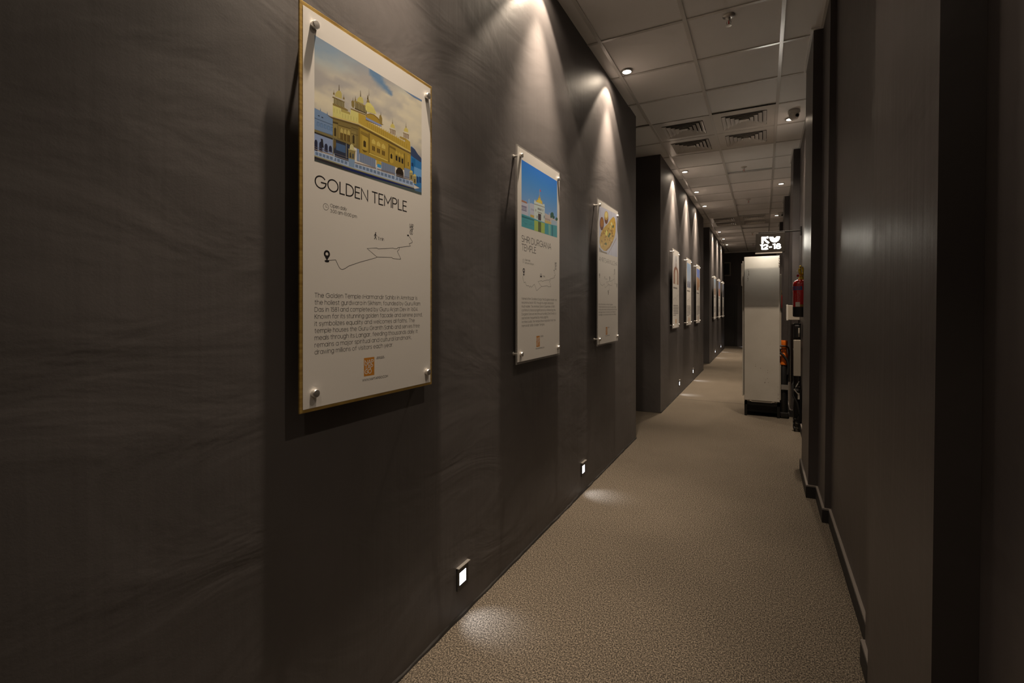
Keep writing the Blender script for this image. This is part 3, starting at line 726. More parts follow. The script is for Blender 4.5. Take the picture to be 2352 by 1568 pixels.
for i, (t, e) in enumerate(zip(b2, e2)): y = d3(247, 400)[0]; st += strokes(t, y, za+(zb_-za)*i/7, .0118, d3(*e)[0]-y)
ribbons(st, .00132, plane(.00003)).build('body_text', M['ink'], P2)
st = []
for t, p, q in (('Open daily', (350,668), (470,695)), ('6:00 am-10:00 pm', (350,735), (548,770))): y = d2(*p)[0]; st += strokes(t, y, d2(*p)[1], .0088, d2(*q)[0]-y)
cc = d2(315,675); st.append(A_(cc[0], cc[1], .0100, .0100, 0, 360, 24)); st.append([(cc[0], cc[1]+.006), (cc[0], cc[1]-.001), (cc[0]+.005, cc[1]-.001)])
ribbons(st, .0012, plane(.00003)).build('opening_hours', M['ink'], P2)
def car(mb, c, s, pl):
    q = lambda pts: mb.quad(*[pl(c[0]+a*s, c[1]+b*s) for a, b in pts])
    q([(-.5,.1),(.5,.1),(.5,.42),(-.5,.42)]); q([(-.46,-.08),(-.26,-.08),(-.26,.1),(-.46,.1)]); q([(.26,-.08),(.46,-.08),(.46,.1),(.26,.1)])
    m2 = ribbons([[(c[0]+a*s, c[1]+b*s) for a, b in ((-.44,.42),(-.3,.78),(.3,.78),(.44,.42))]], .09*s, pl); n = len(mb.v); mb.v += m2.v; mb.f += [tuple(i+n for i in k) for k in m2.f]
route(P2, d2, [[(322,990),(300,1045),(330,1170),(358,1150),(382,1230),(440,1238),(458,1272),(478,1240),(498,1272),(562,1198),(614,1348),(722,1250),(642,1138),(722,1122),(738,1136),(860,1104),(892,1112),(918,1085),(1018,1052),(1004,1020),(1034,1000),(1005,890)],
               [(722,1250),(860,1238),(868,1258),(935,1256),(905,1140),(925,1110)]], .0017,
      [(324,890,.0125)], [(1005,888,.0055)], [('NAP',(1022,752),.0130,.027,.002),('TAP',(1022,810),.0130,.026,.002),('GO',(1024,872),.0130,.022,.002),('9 min',(760,1040),.0098,.027,.0012)],
      lambda mb: car(mb, d2(712,1050), .026, plane(.000045)))
logo(P2, d3, ((540,885), (607,1092)), ROWS)
st = []
for s, p, q in (('SCAN FOR',(624,885),(676,878)),('INSTAGRAM',(622,905),(678,898))): y = d3(*p)[0]; st += strokes(s, y, d3(*p)[1], .0034, d3(*q)[0]-y)
ribbons(st, .0008, plane(.00003)).build('caption', M['ink'], P2)
y = d3(527,1152)[0]; ribbons(strokes('WWW.NAPTAPGO.COM', y, d3(527,1152)[1], .0070, d3(696,1122)[0]-y), .0012, plane(.00003)).build('web_address', M['ink'], P2)

# ============================ poster three: stuffed flatbread
P3 = poster(3.990, 'white poster of a stuffed flatbread with two small bowls, third along the left wall')
a3 = at_poster(P3)
e1 = lambda x, y: a3(1355+x/8.7125, 440+y/8.7125)
e2_ = lambda x, y: a3(1355+x/7.4625, 590+y/7.4625)
pr = Print()
def pp3(pts, c, f=e1): pr.poly([f(*p) for p in pts], ink(c))
def ell(cx, cy, rx, ry, n=22, rot=0):
    return [(cx+rx*math.cos(2*math.pi*i/n)*math.cos(rot)-ry*math.sin(2*math.pi*i/n)*math.sin(rot), cy+rx*math.cos(2*math.pi*i/n)*math.sin(rot)+ry*math.sin(2*math.pi*i/n)*math.cos(rot)) for i in range(n)]
pp3([(182,282),(550,458),(550,1312),(182,1200)], (176,160,150))
for x in (208,320,430,520): pp3([(x,285+(x-182)*.48),(x+3,287+(x-182)*.48),(x+3,1205+(x-182)*.3),(x,1205+(x-182)*.3)], (150,134,128))
pp3([(182,1110),(250,1190),(360,1250),(530,915),(530,950),(365,1258),(182,1200)], (144,124,112)); pp3([(250,1190),(350,1225),(330,1245),(215,1208),(182,1120)], (118,98,70))
pp3(ell(238,640,42,135), (96,52,36)); pp3(ell(238,615,40,105), (122,66,38)); pp3(ell(240,622,28,84), (150,92,34))
pp3(ell(328,520,40,128), (104,56,32)); pp3(ell(327,480,40,90), (176,132,60)); pp3(ell(326,465,26,60), (206,170,96))
nan = [(470,498),(500,540),(516,640),(512,800),(495,900),(455,1010),(400,1120),(330,1190),(280,1185),(215,1120),(190,1020),(195,920),(230,800),(290,710),(350,650),(410,560)]
pp3(nan, (176,132,56)); pp3([(470,515),(498,560),(508,660),(500,800),(470,905),(448,960),(452,800),(430,690),(400,620),(430,560)], (186,136,48)); pp3([(440,985),(455,1000),(400,1110),(335,1180),(300,1180),(390,1090)], (138,94,38))
for i in range(70):
    x = random.uniform(215,490); y = random.uniform(600,1140)
    if y < 1120-(x-215)*1.75 - 0 and y < 820-(x-230)*1.1: continue
    if y > 1180-(x-300)*1.4 and x > 300: continue
    pp3(ell(x, y, random.uniform(5,15), random.uniform(10,30), 9), random.choice([(138,92,34),(196,152,78),(112,74,30),(160,112,40)]))
pp3([(328,760),(352,800),(338,895),(308,850)], (214,184,84)); pp3([(430,600),(452,650),(440,690),(414,640)], (216,186,110)); pp3([(400,660),(416,690),(412,760),(398,740)], (206,176,100))
for x, y in ((395,850),(375,890),(460,700),(320,1045)): pp3(ell(x, y, 16, 28, 9), (74,84,42))
pr.build('picture', P3, PF+.00002)
y = e2_(155,80)[0]; ye = e2_(466,158)[0]
ribbons(strokes('AMRITSARI KULCHA', y, e2_(466,157)[1], .0345, ye-y, .14), .0026, plane(.00003)).build('heading', M['ink'], P3)
b3 = ['Born on the streets of Amritsar, this golden', 'tandoor-baked kulcha is crisp on the outside, stuffed', 'with spicy aloo masala, and always served hot with chole', "and tangy chutney. It's a must-try, one of the best in", 'local delight no tourist leaves Amritsar without tasting.']
e3 = [390,445,458,440,447]; za, zb_ = e2_(150,820)[1], e2_(150,1003)[1]; st = []
for i, (t, e) in enumerate(zip(b3, e3)): y = e2_(150,900)[0]; st += strokes(t, y, za+(zb_-za)*i/4, .0105, e2_(e,900)[0]-y)
ribbons(st, .00132, plane(.00003)).build('body_text', M['ink'], P3)
route(P3, e2_, [[(165,360),(162,400),(175,445),(185,470),(215,490),(248,460),(263,528),(310,480),(277,430),(340,412),(360,415),(420,378),(418,350),(410,300)],
                [(310,480),(330,475),(360,490),(382,485),(378,415)],[(300,430),(330,480),(333,565),(300,585)],[(418,378),(430,420),(422,462),(450,455)]], .0017,
      [(165,305,.0105),(340,355,.0105),(462,475,.0105),(316,600,.0105)], [(410,300,.005)], [('NAP',(416,232),.0128,.026,.002),('TAP',(416,264),.0128,.026,.002),('GO',(418,296),.0128,.022,.002),('15 min',(268,386),.009,.05,.0011)],
      lambda mb: walker(mb, e2_(253,372), .022, plane(.000045)))
logo(P3, e2_, ((271,1203), (299,1328)), ROWS, wl=.0022)
st = []
for s, v in (('SCAN FOR',1205),('INSTAGRAM',1218)): y = e2_(306,v)[0]; st += strokes(s, y, e2_(306,v)[1], .0034, e2_(330,v)[0]-y)
ribbons(st, .0008, plane(.00003)).build('caption', M['ink'], P3)
y = e2_(264,1360)[0]; ribbons(strokes('WWW.NAPTAPGO.COM', y, e2_(264,1360)[1], .0070, e2_(338,1350)[0]-y), .0012, plane(.00003)).build('web_address', M['ink'], P3)

# ============================ the six posters farther down: pictures and text too small to read
def far_poster(yc, label, shapes, seed, zb=PZ, lines=7):
    t = poster(yc, label, zb=zb); rr = random.Random(seed); pr = Print()
    y0, y1, z0, z1 = -.235, .255, .655, 1.075
    for pts, cols in shapes:
        cols = [ink(c) for c in cols] if isinstance(cols[0], tuple) else ink(cols)
        pr.poly([(y0+(y1-y0)*a, z0+(z1-z0)*b) for a, b in pts], cols)
    pr.build('picture', t, PF+.00002)
    hd = MB()
    for k in range(1):                           # illegible heading and paragraph: broken grey lines
        y = y0
        while y < y0+.36-k*.12: q = y+rr.uniform(.012,.022); hd.box(PF+.00002, PF+.00003, y, q, .585-k*.04, .61-k*.04); y = q+.008
    hd.build('heading', M['greyink'], t)
    bd = MB()
    for k in range(lines):
        y = y0; e = y0+(.49 if k < lines-1 else .3)-rr.uniform(0,.06)
        while y < e: q = min(e, y+rr.uniform(.02,.07)); bd.box(PF+.00002, PF+.00003, y, q, .335-k*.0235, .3445-k*.0235); y = q+.006
    bd.build('body_text', M['greyink'], t)
    ml = ribbons([[(-.19,.40),(-.18,.44),(-.05,.455),(.02,.44),(.10,.48),(.20,.50),(.19,.53),(.21,.56)], [(-.05,.455),(0,.42),(.1,.425)]], .0022, plane(.00003))
    disc_lines(ml, -.19, .425, .009, .012, plane(.00003)); disc_lines(ml, .21, .56, .007, .005, plane(.00003)); ml.build('route_map', M['greyink'], t)
    MB().quad((PF+.00003,-.025,.075),(PF+.00003,.03,.075),(PF+.00003,.03,.140),(PF+.00003,-.025,.140)).build('logo_square', M['orangeink'], t)
    return t
full = [(0,0),(1,0),(1,1),(0,1)]
arch = lambda x0, x1, yb, yt: [(x0,yb),(x1,yb),(x1,yb+(yt-yb)*.6)]+[((x0+x1)/2+(x1-x0)/2*math.cos(R(a)), yb+(yt-yb)*(.6+.4*math.sin(R(a)))) for a in range(10,180,17)]+[(x0,yb+(yt-yb)*.6)]
far_poster(7.52, 'poster with a faded brown domed shape, first of the second group of three',
    [(full, [(170,140,118),(170,140,118),(196,176,152),(196,176,152)]), (arch(.06,.94,.0,.62), (140,96,72)), (arch(.28,.74,.0,.52), (192,164,132)), ([(.42,.55),(.6,.55),(.54,.75),(.5,.98),(.46,.75)], (110,80,62)), ([(.46,.8),(.56,.8),(.54,1.0),(.48,1.0)], (48,40,40))], 1)
far_poster(8.93, 'poster with a pale blue sky over a grey town, middle of the second group',
    [(full, [(170,158,144),(170,158,144),(140,148,156),(140,148,156)]), ([(0,0),(1,0),(1,.26),(.9,.30),(.86,.52),(.82,.30),(.6,.24),(.3,.28),(0,.22)], (132,122,116)), ([(.1,0),(.3,0),(.3,.16),(.1,.16)], (112,104,100)), ([(.5,0),(.72,0),(.72,.18),(.5,.18)], (108,100,98))], 2, lines=8)
far_poster(10.27, 'poster with an orange fort under deep blue sky, last of the second group',
    [(full, [(150,146,152),(150,146,152),(104,112,150),(104,112,150)]), ([(0,.0),(1,0),(1,.52),(.8,.56),(.3,.62),(0,.58)], (172,124,84)), (arch(.3,.55,0,.4), (140,98,70)), ([(.62,0),(1,0),(1,.2),(.62,.12)], (188,160,130))], 3, lines=8)
far_poster(13.98, 'small distant poster with a pale sky, first of the farthest three',
    [(full, [(170,140,112),(170,140,112),(150,156,166),(150,156,166)]), ([(0,0),(1,0),(1,.36),(.5,.44),(0,.34)], (164,128,98))], 4)
far_poster(15.48, 'small distant poster with blue above red-brown, middle of the farthest three',
    [(full, [(160,130,118),(160,130,118),(122,130,168),(122,130,168)]), ([(0,0),(1,0),(1,.44),(.5,.52),(0,.46)], (172,110,80))], 5)
far_poster(16.98, 'small distant poster with a dark grey picture, last before the end wall',
    [(full, [(110,100,96),(110,100,96),(128,124,124),(128,124,124)]), ([(0,0),(1,0),(1,.5),(.6,.62),(0,.4)], (84,74,70))], 6)

# ------------------------------------------------------------ ceiling fittings
TILT = Vector((-.242, 0, -.970))
def downlight(x, y, label, aim, group, k=1.0, fill=None, kb=1.0):
    t = thing('downlight', label, 'ceiling light', (x, y, CZ-.004), group=group)
    MB().lathe([(.034, .010), (.036, -.004), (.046, -.006), (.049, -.002), (.049, .003)], seg=32, cap=False).build('trim_ring', M['steel'], t, smooth=True)
    MB().lathe([(.0345, .0015), (.0345, .0005)], seg=28).build('lens', M['lens'], t)
    a = Vector(aim)
    spot(t, P_MAIN*k, 92, .22, WARM, (0, 0, -.008), a, .022)
    spot(t, P_BEAM*kb, 58, 1.0, WARM, (0, 0, -.008), (a.x*.28, a.y, a.z), .022)
    spot(t, P_SPILL if fill is None else fill, 150, .4, WARM, (0, 0, -.008), a, .022)
    return t
gl_ = 'downlights along the left side'
for y, lb in ((1.20, 'downlight above the nearest poster, beyond the top of the view'), (2.66, 'downlight above the second poster, beyond the top of the view'), (4.11, 'nearest visible round downlight, beside the left wall'),
              (7.52, 'round downlight past the near vents, first of three over the second poster group'), (8.92, 'middle downlight of the three over the second poster group'), (10.22, 'third downlight over the second poster group, before the far vents'),
              (13.85, 'first downlight of the farthest three at left'), (15.30, 'middle downlight of the farthest three at left'), (16.75, 'last downlight at left, nearest the end wall')):
    downlight(-1.03, y, lb, TILT, gl_, 1.0 if y < 5 else 1.4, None, 1.35 if y < 2 else 1.4)
for y, lb in ((-.75, 'added fill downlight, unseen behind the viewer'), (1.38, 'right side downlight above the nearest pier, beyond the top of the view'), (5.94, 'bright tilted downlight next to the near dome camera at right'), (8.95, 'second visible downlight along the right side'), (11.95, 'right side downlight hidden by the far pier'), (14.9, 'right side downlight behind the lit sign')):  # lamp behind the viewer is added as unseen fill for the near left wall
    downlight(.25 if y > 2 else .05, y, lb, (-.02, 0, -1), 'downlights along the right side', 1.6 if y == 5.94 else .35 if y < 2 else 1.0, 17 if y < 2 else 22, .1 if y < 2 else 1.0)

def air_vent(i, j, label):
    x, y = GX0+PX*(i+.5), GY0+PY*(j+.5)
    t = thing('air_vent', label, 'air vent', (x, y, CZ), group='square ceiling vents')
    a, b = PX/2-.012, PY/2-.012; k = .215
    p = MB()
    p.box(-a, -k, -b, b, .002, .012).box(k, a, -b, b, .002, .012).box(-k, k, -b, -k, .002, .012).box(-k, k, k, b, .002, .012)
    p.build('panel', M['vent'], t)
    MB().box(-k-.01, k+.01, -k-.01, k+.01, .040, .046).build('duct', M['void'], t)
    for n in range(5):
        o = k-.004-n*.041; i_ = o-.035; v = MB()
        zo, zi, th = -.005, .015, .0022
        for s in range(4):
            r = Matrix.Rotation(s*math.pi/2, 3, 'Z'); f = lambda X, Y, Z: tuple(r @ Vector((X, Y, Z)))
            v.quad(f(-o,-o,zo), f(o,-o,zo), f(i_,-i_,zi), f(-i_,-i_,zi)); v.quad(f(-o,-o,zo+th), f(o,-o,zo+th), f(i_,-i_,zi+th), f(-i_,-i_,zi+th)); v.quad(f(-o,-o,zo), f(o,-o,zo), f(o,-o,zo+th), f(-o,-o,zo+th))
        v.build('vane', M['vent'], t)
    MB().box(-.028, .028, -.028, .028, .004, .010).build('vane', M['vent'], t)
    return t
for (i, j), lb in zip(vent_cells, ('near vent group, front left square vent', 'near vent group, rear left square vent', 'far vent group, front left square vent', 'far vent group, rear left square vent',
                                   'near vent group, front right square vent', 'near vent group, rear right square vent', 'far vent group, front right square vent', 'far vent group, rear right square vent')):
    air_vent(i, j, 'white ceiling air vent: '+lb)

def sprinkler(x, y, label, dz=0):
    t = thing('fire_sprinkler', label, 'sprinkler', (x, y, CZ+dz+.004), group='ceiling sprinklers')
    MB().lathe([(.040, 0), (.041, -.004), (.030, -.012), (.018, -.016), (.014, -.016)], seg=28).build('escutcheon', M['steel'], t, smooth=True)
    MB().lathe([(.010, -.012), (.010, -.030), (.006, -.034)], seg=14).build('nozzle', M['steel'], t, smooth=True)
    f = MB(); f.tube([(-.009,0,-.030),(-.014,0,-.045),(-.010,0,-.062),(0,0,-.068)], .003, 8).tube([(.009,0,-.030),(.014,0,-.045),(.010,0,-.062),(0,0,-.068)], .003, 8); f.build('frame_arms', M['steel'], t, smooth=True); fa = C.objects[-1]
    MB().lathe([(.0035, -.034), (.0045, -.048), (.0035, -.062)], seg=12).build('glass_bulb', M['sprk'], fa, smooth=True)
    MB().lathe([(.018, -.068), (.019, -.070), (.004, -.071)], seg=20).build('deflector', M['steel'], fa)
    return t
for x, y, dz, lb in ((-.213, 3.66, .0, 'chrome sprinkler on the nearest full row of ceiling tiles'), (-.252, 7.74, .02, 'sprinkler with red bulb on the sunken tile past the near vents'), (-.25, 10.06, .016, 'sprinkler on the sunken tile before the far vents'),
                 (-.262, 14.43, 0, 'tiny sprinkler left of the lit sign'), (-.29, 16.85, 0, 'tiny reddish sprinkler nearest the end wall')):
    sprinkler(x, y, lb, dz)
def dome_camera(x, y, label, rot=0):
    t = thing('dome_camera', label, 'security camera', (x, y, CZ+.002), rz=rot, group='security cameras on the right of the ceiling')
    MB().lathe([(.054, 0), (.055, -.022), (.050, -.030)], seg=28).build('mount', M['plast'], t, smooth=True)
    MB().lathe([(.047, -.028), (.048, -.045), (.043, -.070), (.030, -.088), (.012, -.096), (.002, -.097)], seg=28).build('ball_housing', M['plast'], t, smooth=True); bh = C.objects[-1]
    MB().lathe([(.017, .0), (.017, .010), (.013, .013), (.003, .013)], (0, -.058, -.062), 'y', 20).build('camera_lens', M['black'], bh, smooth=True, loc=(0, .008, 0))
    return t
dome_camera(.275, 5.72, 'white dome camera beside the bright right downlight', R(35))
dome_camera(.318, 11.68, 'smaller white dome camera on the ceiling near the far vents', R(35))
dome_camera(.33, 17.6, 'tiny white camera below the lit sign at the far ceiling')

# ------------------------------------------------------------ floor lights
def foot_light(y, label, loc=None, rz=0):
    t = thing('foot_light', label, 'floor light', loc or (WL, y, .128), rz, group='square step lights low on the walls')
    fr = MB(); fr.box(0, .005, -.044, .044, 0, .018).box(0, .005, -.044, .044, .072, .100).box(0, .005, -.044, -.026, .018, .072).box(0, .005, .026, .044, .018, .072)
    fr.build('faceplate', M['black'], t, bevel=.001)
    MB().box(.002, .0042, -.026, .026, .018, .072).build('lens', M['footlens'], t)
    MB().box(0, .015, -.047, .047, .0995, .103).build('top_edge', M['steel'], t, bevel=.0005)
    spot(t, P_FOOT, 78, .9, (.80, .87, 1.0), (.016, 0, .05), (.62, 0, -1), .008)
    return t
for y, lb in ((1.827, 'nearest square foot light, low under the large gold-edged poster'), (3.465, 'second square foot light, low between the second and third posters'), (8.12, 'foot light under the second group of posters, nearer of the two'),
              (9.81, 'foot light under the second group of posters, farther of the two'), (14.58, 'foot light under the farthest posters, nearer one'), (16.59, 'foot light under the farthest posters, last before the end wall')):
    foot_light(y, lb)
foot_light(0, 'foot light on the dark end wall beside the white cabinet', (-.62, YE, .15), R(-90))

# ------------------------------------------------------------ far end: framed notice
t = thing('picture_frame', 'small pale frame on the dark end wall above the door', 'picture frame', (-1.36, YE, 2.55))
f = MB(); f.box(-.3, .3, -.03, -.004, 0, .04).box(-.3, .3, -.03, -.004, .46, .5).box(-.3, -.26, -.03, -.004, .04, .46).box(.26, .3, -.03, -.004, .04, .46)
f.build('frame', M['worn'], t, bevel=.003); MB().box(-.26, .26, -.018, -.004, .04, .46).build('panel', M['door'], t)

# ------------------------------------------------------------ lit sign on a bracket
SY = 6.6
t = thing('hanging_sign', 'dark box sign with glowing arrow, half disc and 12-18, on a black wall arm', 'sign', (.07, SY, 2.04))
MB().box(-.155, .155, -.004, .045, .0, .235).build('sign_box', M['signbox'], t, bevel=.003)
MB().box(-.160, .125, -.014, -.004, -.012, .001).build('bottom_edge', M['plast'], t)
MB().box(-.126, .325, .010, .032, .235, .250).build('bracket_arm', M['dark_metal'], t, bevel=.002)
MB().box(.312, .325, -.02, .06, .19, .29).build('wall_plate', M['dark_metal'], t, bevel=.002)
for pl in (lambda x, z: (x, -.0052, z), lambda x, z: (-x, .0462, z)):       # lettered on both faces
    m = ribbons([[(-.082,.118),(-.082,.180),(-.026,.181)]], .019, pl); m2 = ribbons([[(-.080,.178),(-.020,.117)]], .019, pl); n = len(m.v); m.v += m2.v; m.f += [tuple(i+n for i in q) for q in m2.f]
    m.build('arrow', M['signlit'], t)
    pts = [(.047+.054*math.cos(R(a)), .184+.066*math.sin(R(a))) for a in range(180, 361, 10)]+[(.047+.016*math.cos(R(a)), .184+.016*math.sin(R(a))) for a in range(0, -181, -20)]
    MB().quad(*[pl(*p) for p in pts]).build('half_disc', M['signlit'], t)
    ribbons(strokes('12-18', -.102, .044, .052, .208, .24), .0125, pl).build('numbers', M['signlit'], t)

# ------------------------------------------------------------ white cabinet (seen from its side)
FX0, FX1, FY0, FY1, FZ0, FZ1 = -.224, .184, 6.90, 7.48, .20, 2.028
t = thing('refrigerator', 'tall white scuffed refrigerator standing across the corridor on a black stand', 'refrigerator', ((FX0+FX1)/2, (FY0+FY1)/2, 0))
hx, hy = (FX1-FX0)/2, (FY1-FY0)/2
MB().box(-hx+.002, hx-.006, -hy, hy, FZ0, FZ1).build('cabinet_body', M['enamel'], t, bevel=.006)
MB().box(-hx-.018, -hx-.004, -hy+.020, hy-.02, FZ0+.05, FZ1-.05).build('door', M['enamel'], t, bevel=.004); fd = C.objects[-1]
MB().box(-hx-.005, -hx+.003, -hy+.03, hy-.03, FZ0+.06, FZ1-.06).build('door_seal', M['rubber'], fd)
MB().box(-hx-.032, -hx-.016, -hy+.04, -hy+.07, 1.66, 1.95).build('door_handle', M['plast'], fd, bevel=.005)
MB().box(hx-.006, hx+.012, -hy+.05, hy-.03, FZ0+.02, 1.80).build('rear_panel', M['worn'], t, bevel=.002)
sc = MB()
rs = random.Random(9)
for cx, cz, dx, dz, n in ((hx-.012, 1.95, .006, .075, 34), (-hx+.052, 1.84, .006, .05, 12), (-hx+.046, 1.74, .005, .04, 6), (.06, .52, .03, .09, 7), (-.03, .6, .05, .06, 3), (hx-.02, .30, .012, .10, 5)):
    for k in range(n):
        x = cx+rs.uniform(-dx, dx); z = cz+rs.uniform(-dz, dz); a = rs.uniform(.0015, .004); b = rs.uniform(.002, .009)
        sc.quad(*[(x+a*math.cos(q*1.05+.3)*rs.uniform(.7,1.2), -hy-.0004, z+b*math.sin(q*1.05+.3)*rs.uniform(.7,1.2)) for q in range(6)])
sc.build('scuff_marks', M['grime'], t)
b = MB()
for x in (-hx+.005, hx-.035):
    for y in (-hy+.01, hy-.04): b.box(x, x+.03, y, y+.03, 0, .185)
b.box(-hx+.005, hx-.005, -hy+.01, -hy+.035, .145, .185).box(-hx+.005, hx-.005, hy-.035, hy-.01, .145, .185).box(-hx+.005, -hx+.03, -hy+.01, hy-.01, .145, .185).box(hx-.03, hx-.005, -hy+.01, hy-.01, .145, .185).box(-hx+.01, hx-.01, -hy+.05, hy-.05, .05, .075)
b.build('stand', M['dark_metal'], t); sd = C.objects[-1]
MB().box(-hx+.085, hx-.09, -hy+.004, -hy+.02, .183, .198).build('bottom_rail', M['steel'], sd)
for x in (-hx+.05, hx-.05): MB().lathe([(.014, .185), (.014, FZ0+.002)], (x, -hy+.03, 0), seg=14).build('foot', M['plast'], t)

# ------------------------------------------------------------ fire extinguishers
def extinguisher(x, y, z, label, wallx):
    t = thing('fire_extinguisher', label, 'fire extinguisher', (x, y, z), group='red fire extinguishers on the right wall'); r = .070
    MB().lathe([(r-.004, .092), (r, .095), (r, .300), (r-.004, .318), (r-.018, .334), (r-.040, .344), (.020, .348)], seg=36).build('cylinder', M['red'], t, smooth=True)
    MB().lathe([(r-.014, 0), (r-.002, .006), (r+.0005, .012), (r+.0005, .092), (r-.002, .0935)], seg=36).build('base_skirt', M['black'], t, smooth=True)
    wrap = lambda dr: (lambda s, zz: (-(r+dr)*math.sin(s/r), -(r+dr)*math.cos(s/r), zz))    # s runs to the viewer's left of the front
    def patch(name, mat, s0, s1, a, b, dr):
        m = MB(); n = 14; f = wrap(dr)
        for i in range(n): p, q = s0+(s1-s0)*i/n, s0+(s1-s0)*(i+1)/n; m.quad(f(p, a), f(q, a), f(q, b), f(p, b))
        return m.build(name, mat, t)
    lb_ = patch('label_band', M['blue'], -.002, .21, .248, .282, .0006)
    f = wrap(.0012); w_ = lambda s, zz: f(-s, zz)
    ribbons(strokes('EXTINGUISHER', -.268, .255, .021, .256, .2), .0046, w_).build('label_lettering', M['redink'], lb_)
    st = []
    for i in range(9): st.append([(-.062, .215-i*.0085), (-.018-(i % 3)*.006, .215-i*.0085)])
    st.append([(-.040,.222),(-.034,.236),(-.028,.222),(-.040,.222)])
    ribbons(st, .0014, w_).build('instruction_print', M['worn'], t)
    patch('paper_label', M['plast'], .016, .056, .096, .138, .0008)
    patch('brass_label', M['brass'], -.012, .014, .097, .116, .0008)
    MB().lathe([(.024, .342), (.026, .352), (.020, .362), (.018, .376)], seg=20).build('valve_neck', M['yellow'], t, smooth=True)
    h = MB(); h.box(-.016, .012, -.030, .014, .376, .396); h.build('valve_body', M['brass'], t, bevel=.003)
    MB().tube([(-.004,-.026,.388),(-.010,-.040,.396),(-.014,-.048,.408),(-.016,-.051,.424),(-.015,-.050,.442),(-.012,-.046,.458),(-.007,-.040,.470)], [.010,.012,.013,.0125,.012,.010,.007], 16).build('squeeze_handle', M['yellow'], t, smooth=True)
    MB().tube([(.006,-.022,.388),(.010,-.030,.402),(.011,-.036,.420),(.009,-.039,.438),(.003,-.040,.458)], .009, 14).build('carry_lever', M['yellow'], t, smooth=True)
    MB().lathe([(.011, 0), (.011, .012), (.009, .014)], (-.030, -.030, .380), 'y', 16).build('pressure_gauge', M['red'], t, smooth=True)
    ring = [(-.030+.010*math.cos(q*.52), -.034, .418+.010*math.sin(q*.52)) for q in range(13)]
    MB().tube(ring, .0016, 6).build('safety_pin', M['steel'], t)
    MB().tube([(.012,.0,.386),(.045,-.005,.405),(.060,-.01,.360),(.062,-.02,.300),(.066,-.02,.150)], .009, 10).build('hose', M['rubber'], t, smooth=True)
    w0 = wallx-x
    MB().box(.008, w0, .012, .030, .355, .372).build('wall_bracket', M['dark_metal'], t, bevel=.001)
    return t
extinguisher(.309, 5.2, 1.290, 'red fire extinguisher with blue band and yellow handle, beside the near pier', .386)
extinguisher(.300, 11.1, 1.285, 'farther red fire extinguisher, a sliver seen past the white refrigerator', .386)

# ------------------------------------------------------------ boxes and machines beside the refrigerator
t = thing('junction_box', 'white wall box with lid, behind and below the near fire extinguisher', 'wall box', (.31, 6.86, 1.222))
MB().box(-.048, .074, -.10, .10, .006, .186).build('box_body', M['worn'], t, bevel=.006)
MB().box(-.066, -.046, -.106, .106, 0, .192).build('lid', M['plast'], t, bevel=.005); ld = C.objects[-1]
sc = MB()
for y in (-.09, .09):
    for z in (.016, .176): sc.lathe([(.006, 0), (.006, -.003)], (-.0655, y, z), 'x', 10)
sc.build('lid_screws', M['dark_metal'], ld)
t = thing('equipment_cart', 'narrow black cart with a cream panel, against the right wall near the pier', 'cart', (.33, 6.35, 0))
MB().box(-.035, .035, -.012, .012, .62, 1.02).build('cream_panel', M['worn'], t, bevel=.003, loc=(0, -.10, 0))
f = MB()
for x in (-.032, .026):
    for y in (-.09, .09): f.box(x, x+.012, y-.006, y+.006, .06, 1.20)
for z in (.10, .48, .90, 1.19): f.box(-.032, .038, -.096, -.084, z, z+.012).box(-.032, .038, .084, .096, z, z+.012).box(-.032, -.02, -.09, .09, z, z+.012).box(.026, .038, -.09, .09, z, z+.012)
f.build('cart_frame', M['dark_metal'], t)
MB().box(-.030, .030, -.08, .08, .11, .46).build('motor_housing', M['black'], t, bevel=.01)
MB().box(-.026, .030, -.06, .08, 1.03, 1.18).build('upper_case', M['black'], t, bevel=.008)
MB().box(.012, .030, -.068, -.062, 1.05, 1.15).build('switch_plate', M['worn'], t, bevel=.002)
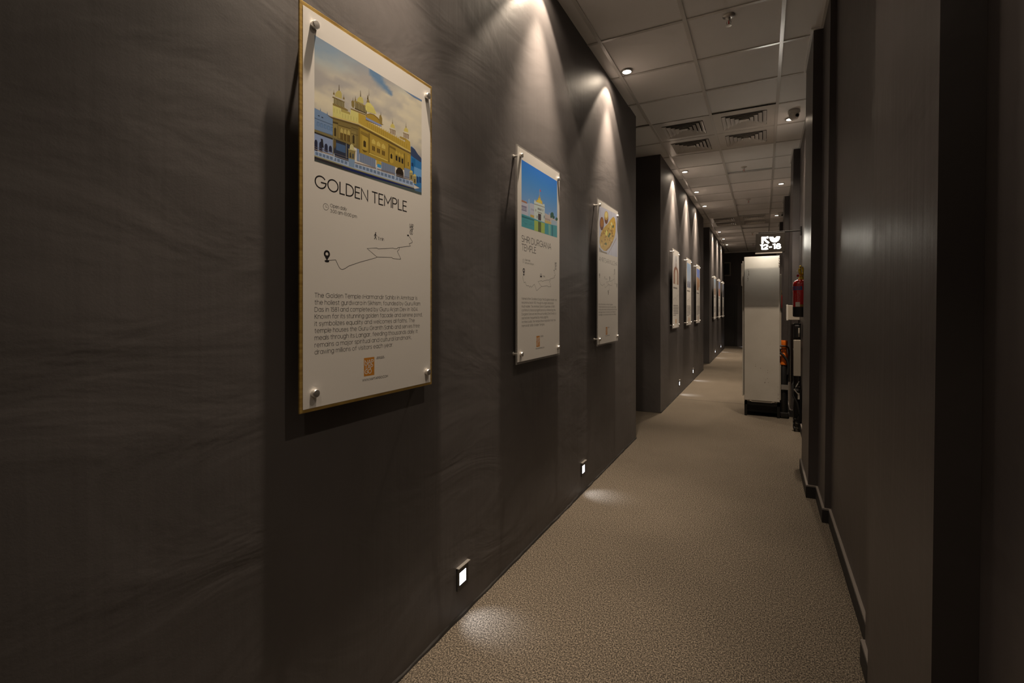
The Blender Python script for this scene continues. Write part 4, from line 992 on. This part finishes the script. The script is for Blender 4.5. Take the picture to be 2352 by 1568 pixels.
MB().box(.005, .024, -.088, -.082, .36, .43).build('hang_tag', M['plast'], t)
MB().tube([(-.02,-.07,.60),(-.045,-.09,.52),(-.04,-.11,.40),(.0,-.12,.32),(.02,-.11,.2),(-.02,-.1,.14)], .010, 10).build('hose', M['rubber'], t, smooth=True)
MB().tube([(.02,-.09,.56),(-.01,-.11,.50),(-.03,-.115,.47),(.01,-.118,.42)], .006, 8).build('cable', M['steel'], t, smooth=True)
for y in (-.075, .075):
    for x in (-.024, .030): MB().lathe([(.010, -.008), (.030, -.008), (.032, -.004), (.032, .004), (.030, .008), (.010, .008)], (x, y, .032), 'x', 20).build('wheel', M['rubber'], t, smooth=True)
t = thing('floor_machine', 'orange and black cleaning machine between the refrigerator and the wall', 'cleaning machine', (.225, 7.0, 0))
k = MB().lathe([(.036, .66), (.050, .67), (.050, .72), (.046, .75)], seg=28); k.build('tank', M['orange'], t, smooth=True, loc=(-.0, -.02, 0))
MB().lathe([(.046, .75), (.048, .78), (.040, .80), (.030, .86), (.040, .875), (.042, .96), (.039, .968), (.034, .955), (.01, .95)], seg=28).build('orange_cap', M['orange'], t, smooth=True, loc=(0, -.02, 0))
MB().lathe([(.042, .06), (.046, .08), (.046, .64), (.036, .66)], seg=24).build('black_drum', M['black'], t, smooth=True, loc=(0, -.02, 0))
MB().tube([(-.05,-.075,.905),(.02,-.082,.900),(.046,-.070,.885),(.054,-.06,.84),(.054,-.06,.55),(.056,-.06,.46)], .010, 10).build('push_handle', M['black'], t, smooth=True)
MB().tube([(-.06,-.08,.83),(-.01,-.085,.79),(.030,-.08,.73),(.048,-.075,.66),(.04,-.075,.55)], .014, 12).build('hose', M['rubber'], t, smooth=True)
MB().box(-.045, .050, -.075, .035, .02, .075).build('wheel_base', M['black'], t, bevel=.01)
MB().box(-.03, .045, -.078, -.070, .36, .42).build('rating_plate', M['steel'], t)
for x in (-.04, .05): MB().lathe([(.012, -.008), (.035, -.008), (.038, 0), (.035, .008), (.012, .008)], (x, -.02, .038), 'x', 18).build('wheel', M['rubber'], t, smooth=True)
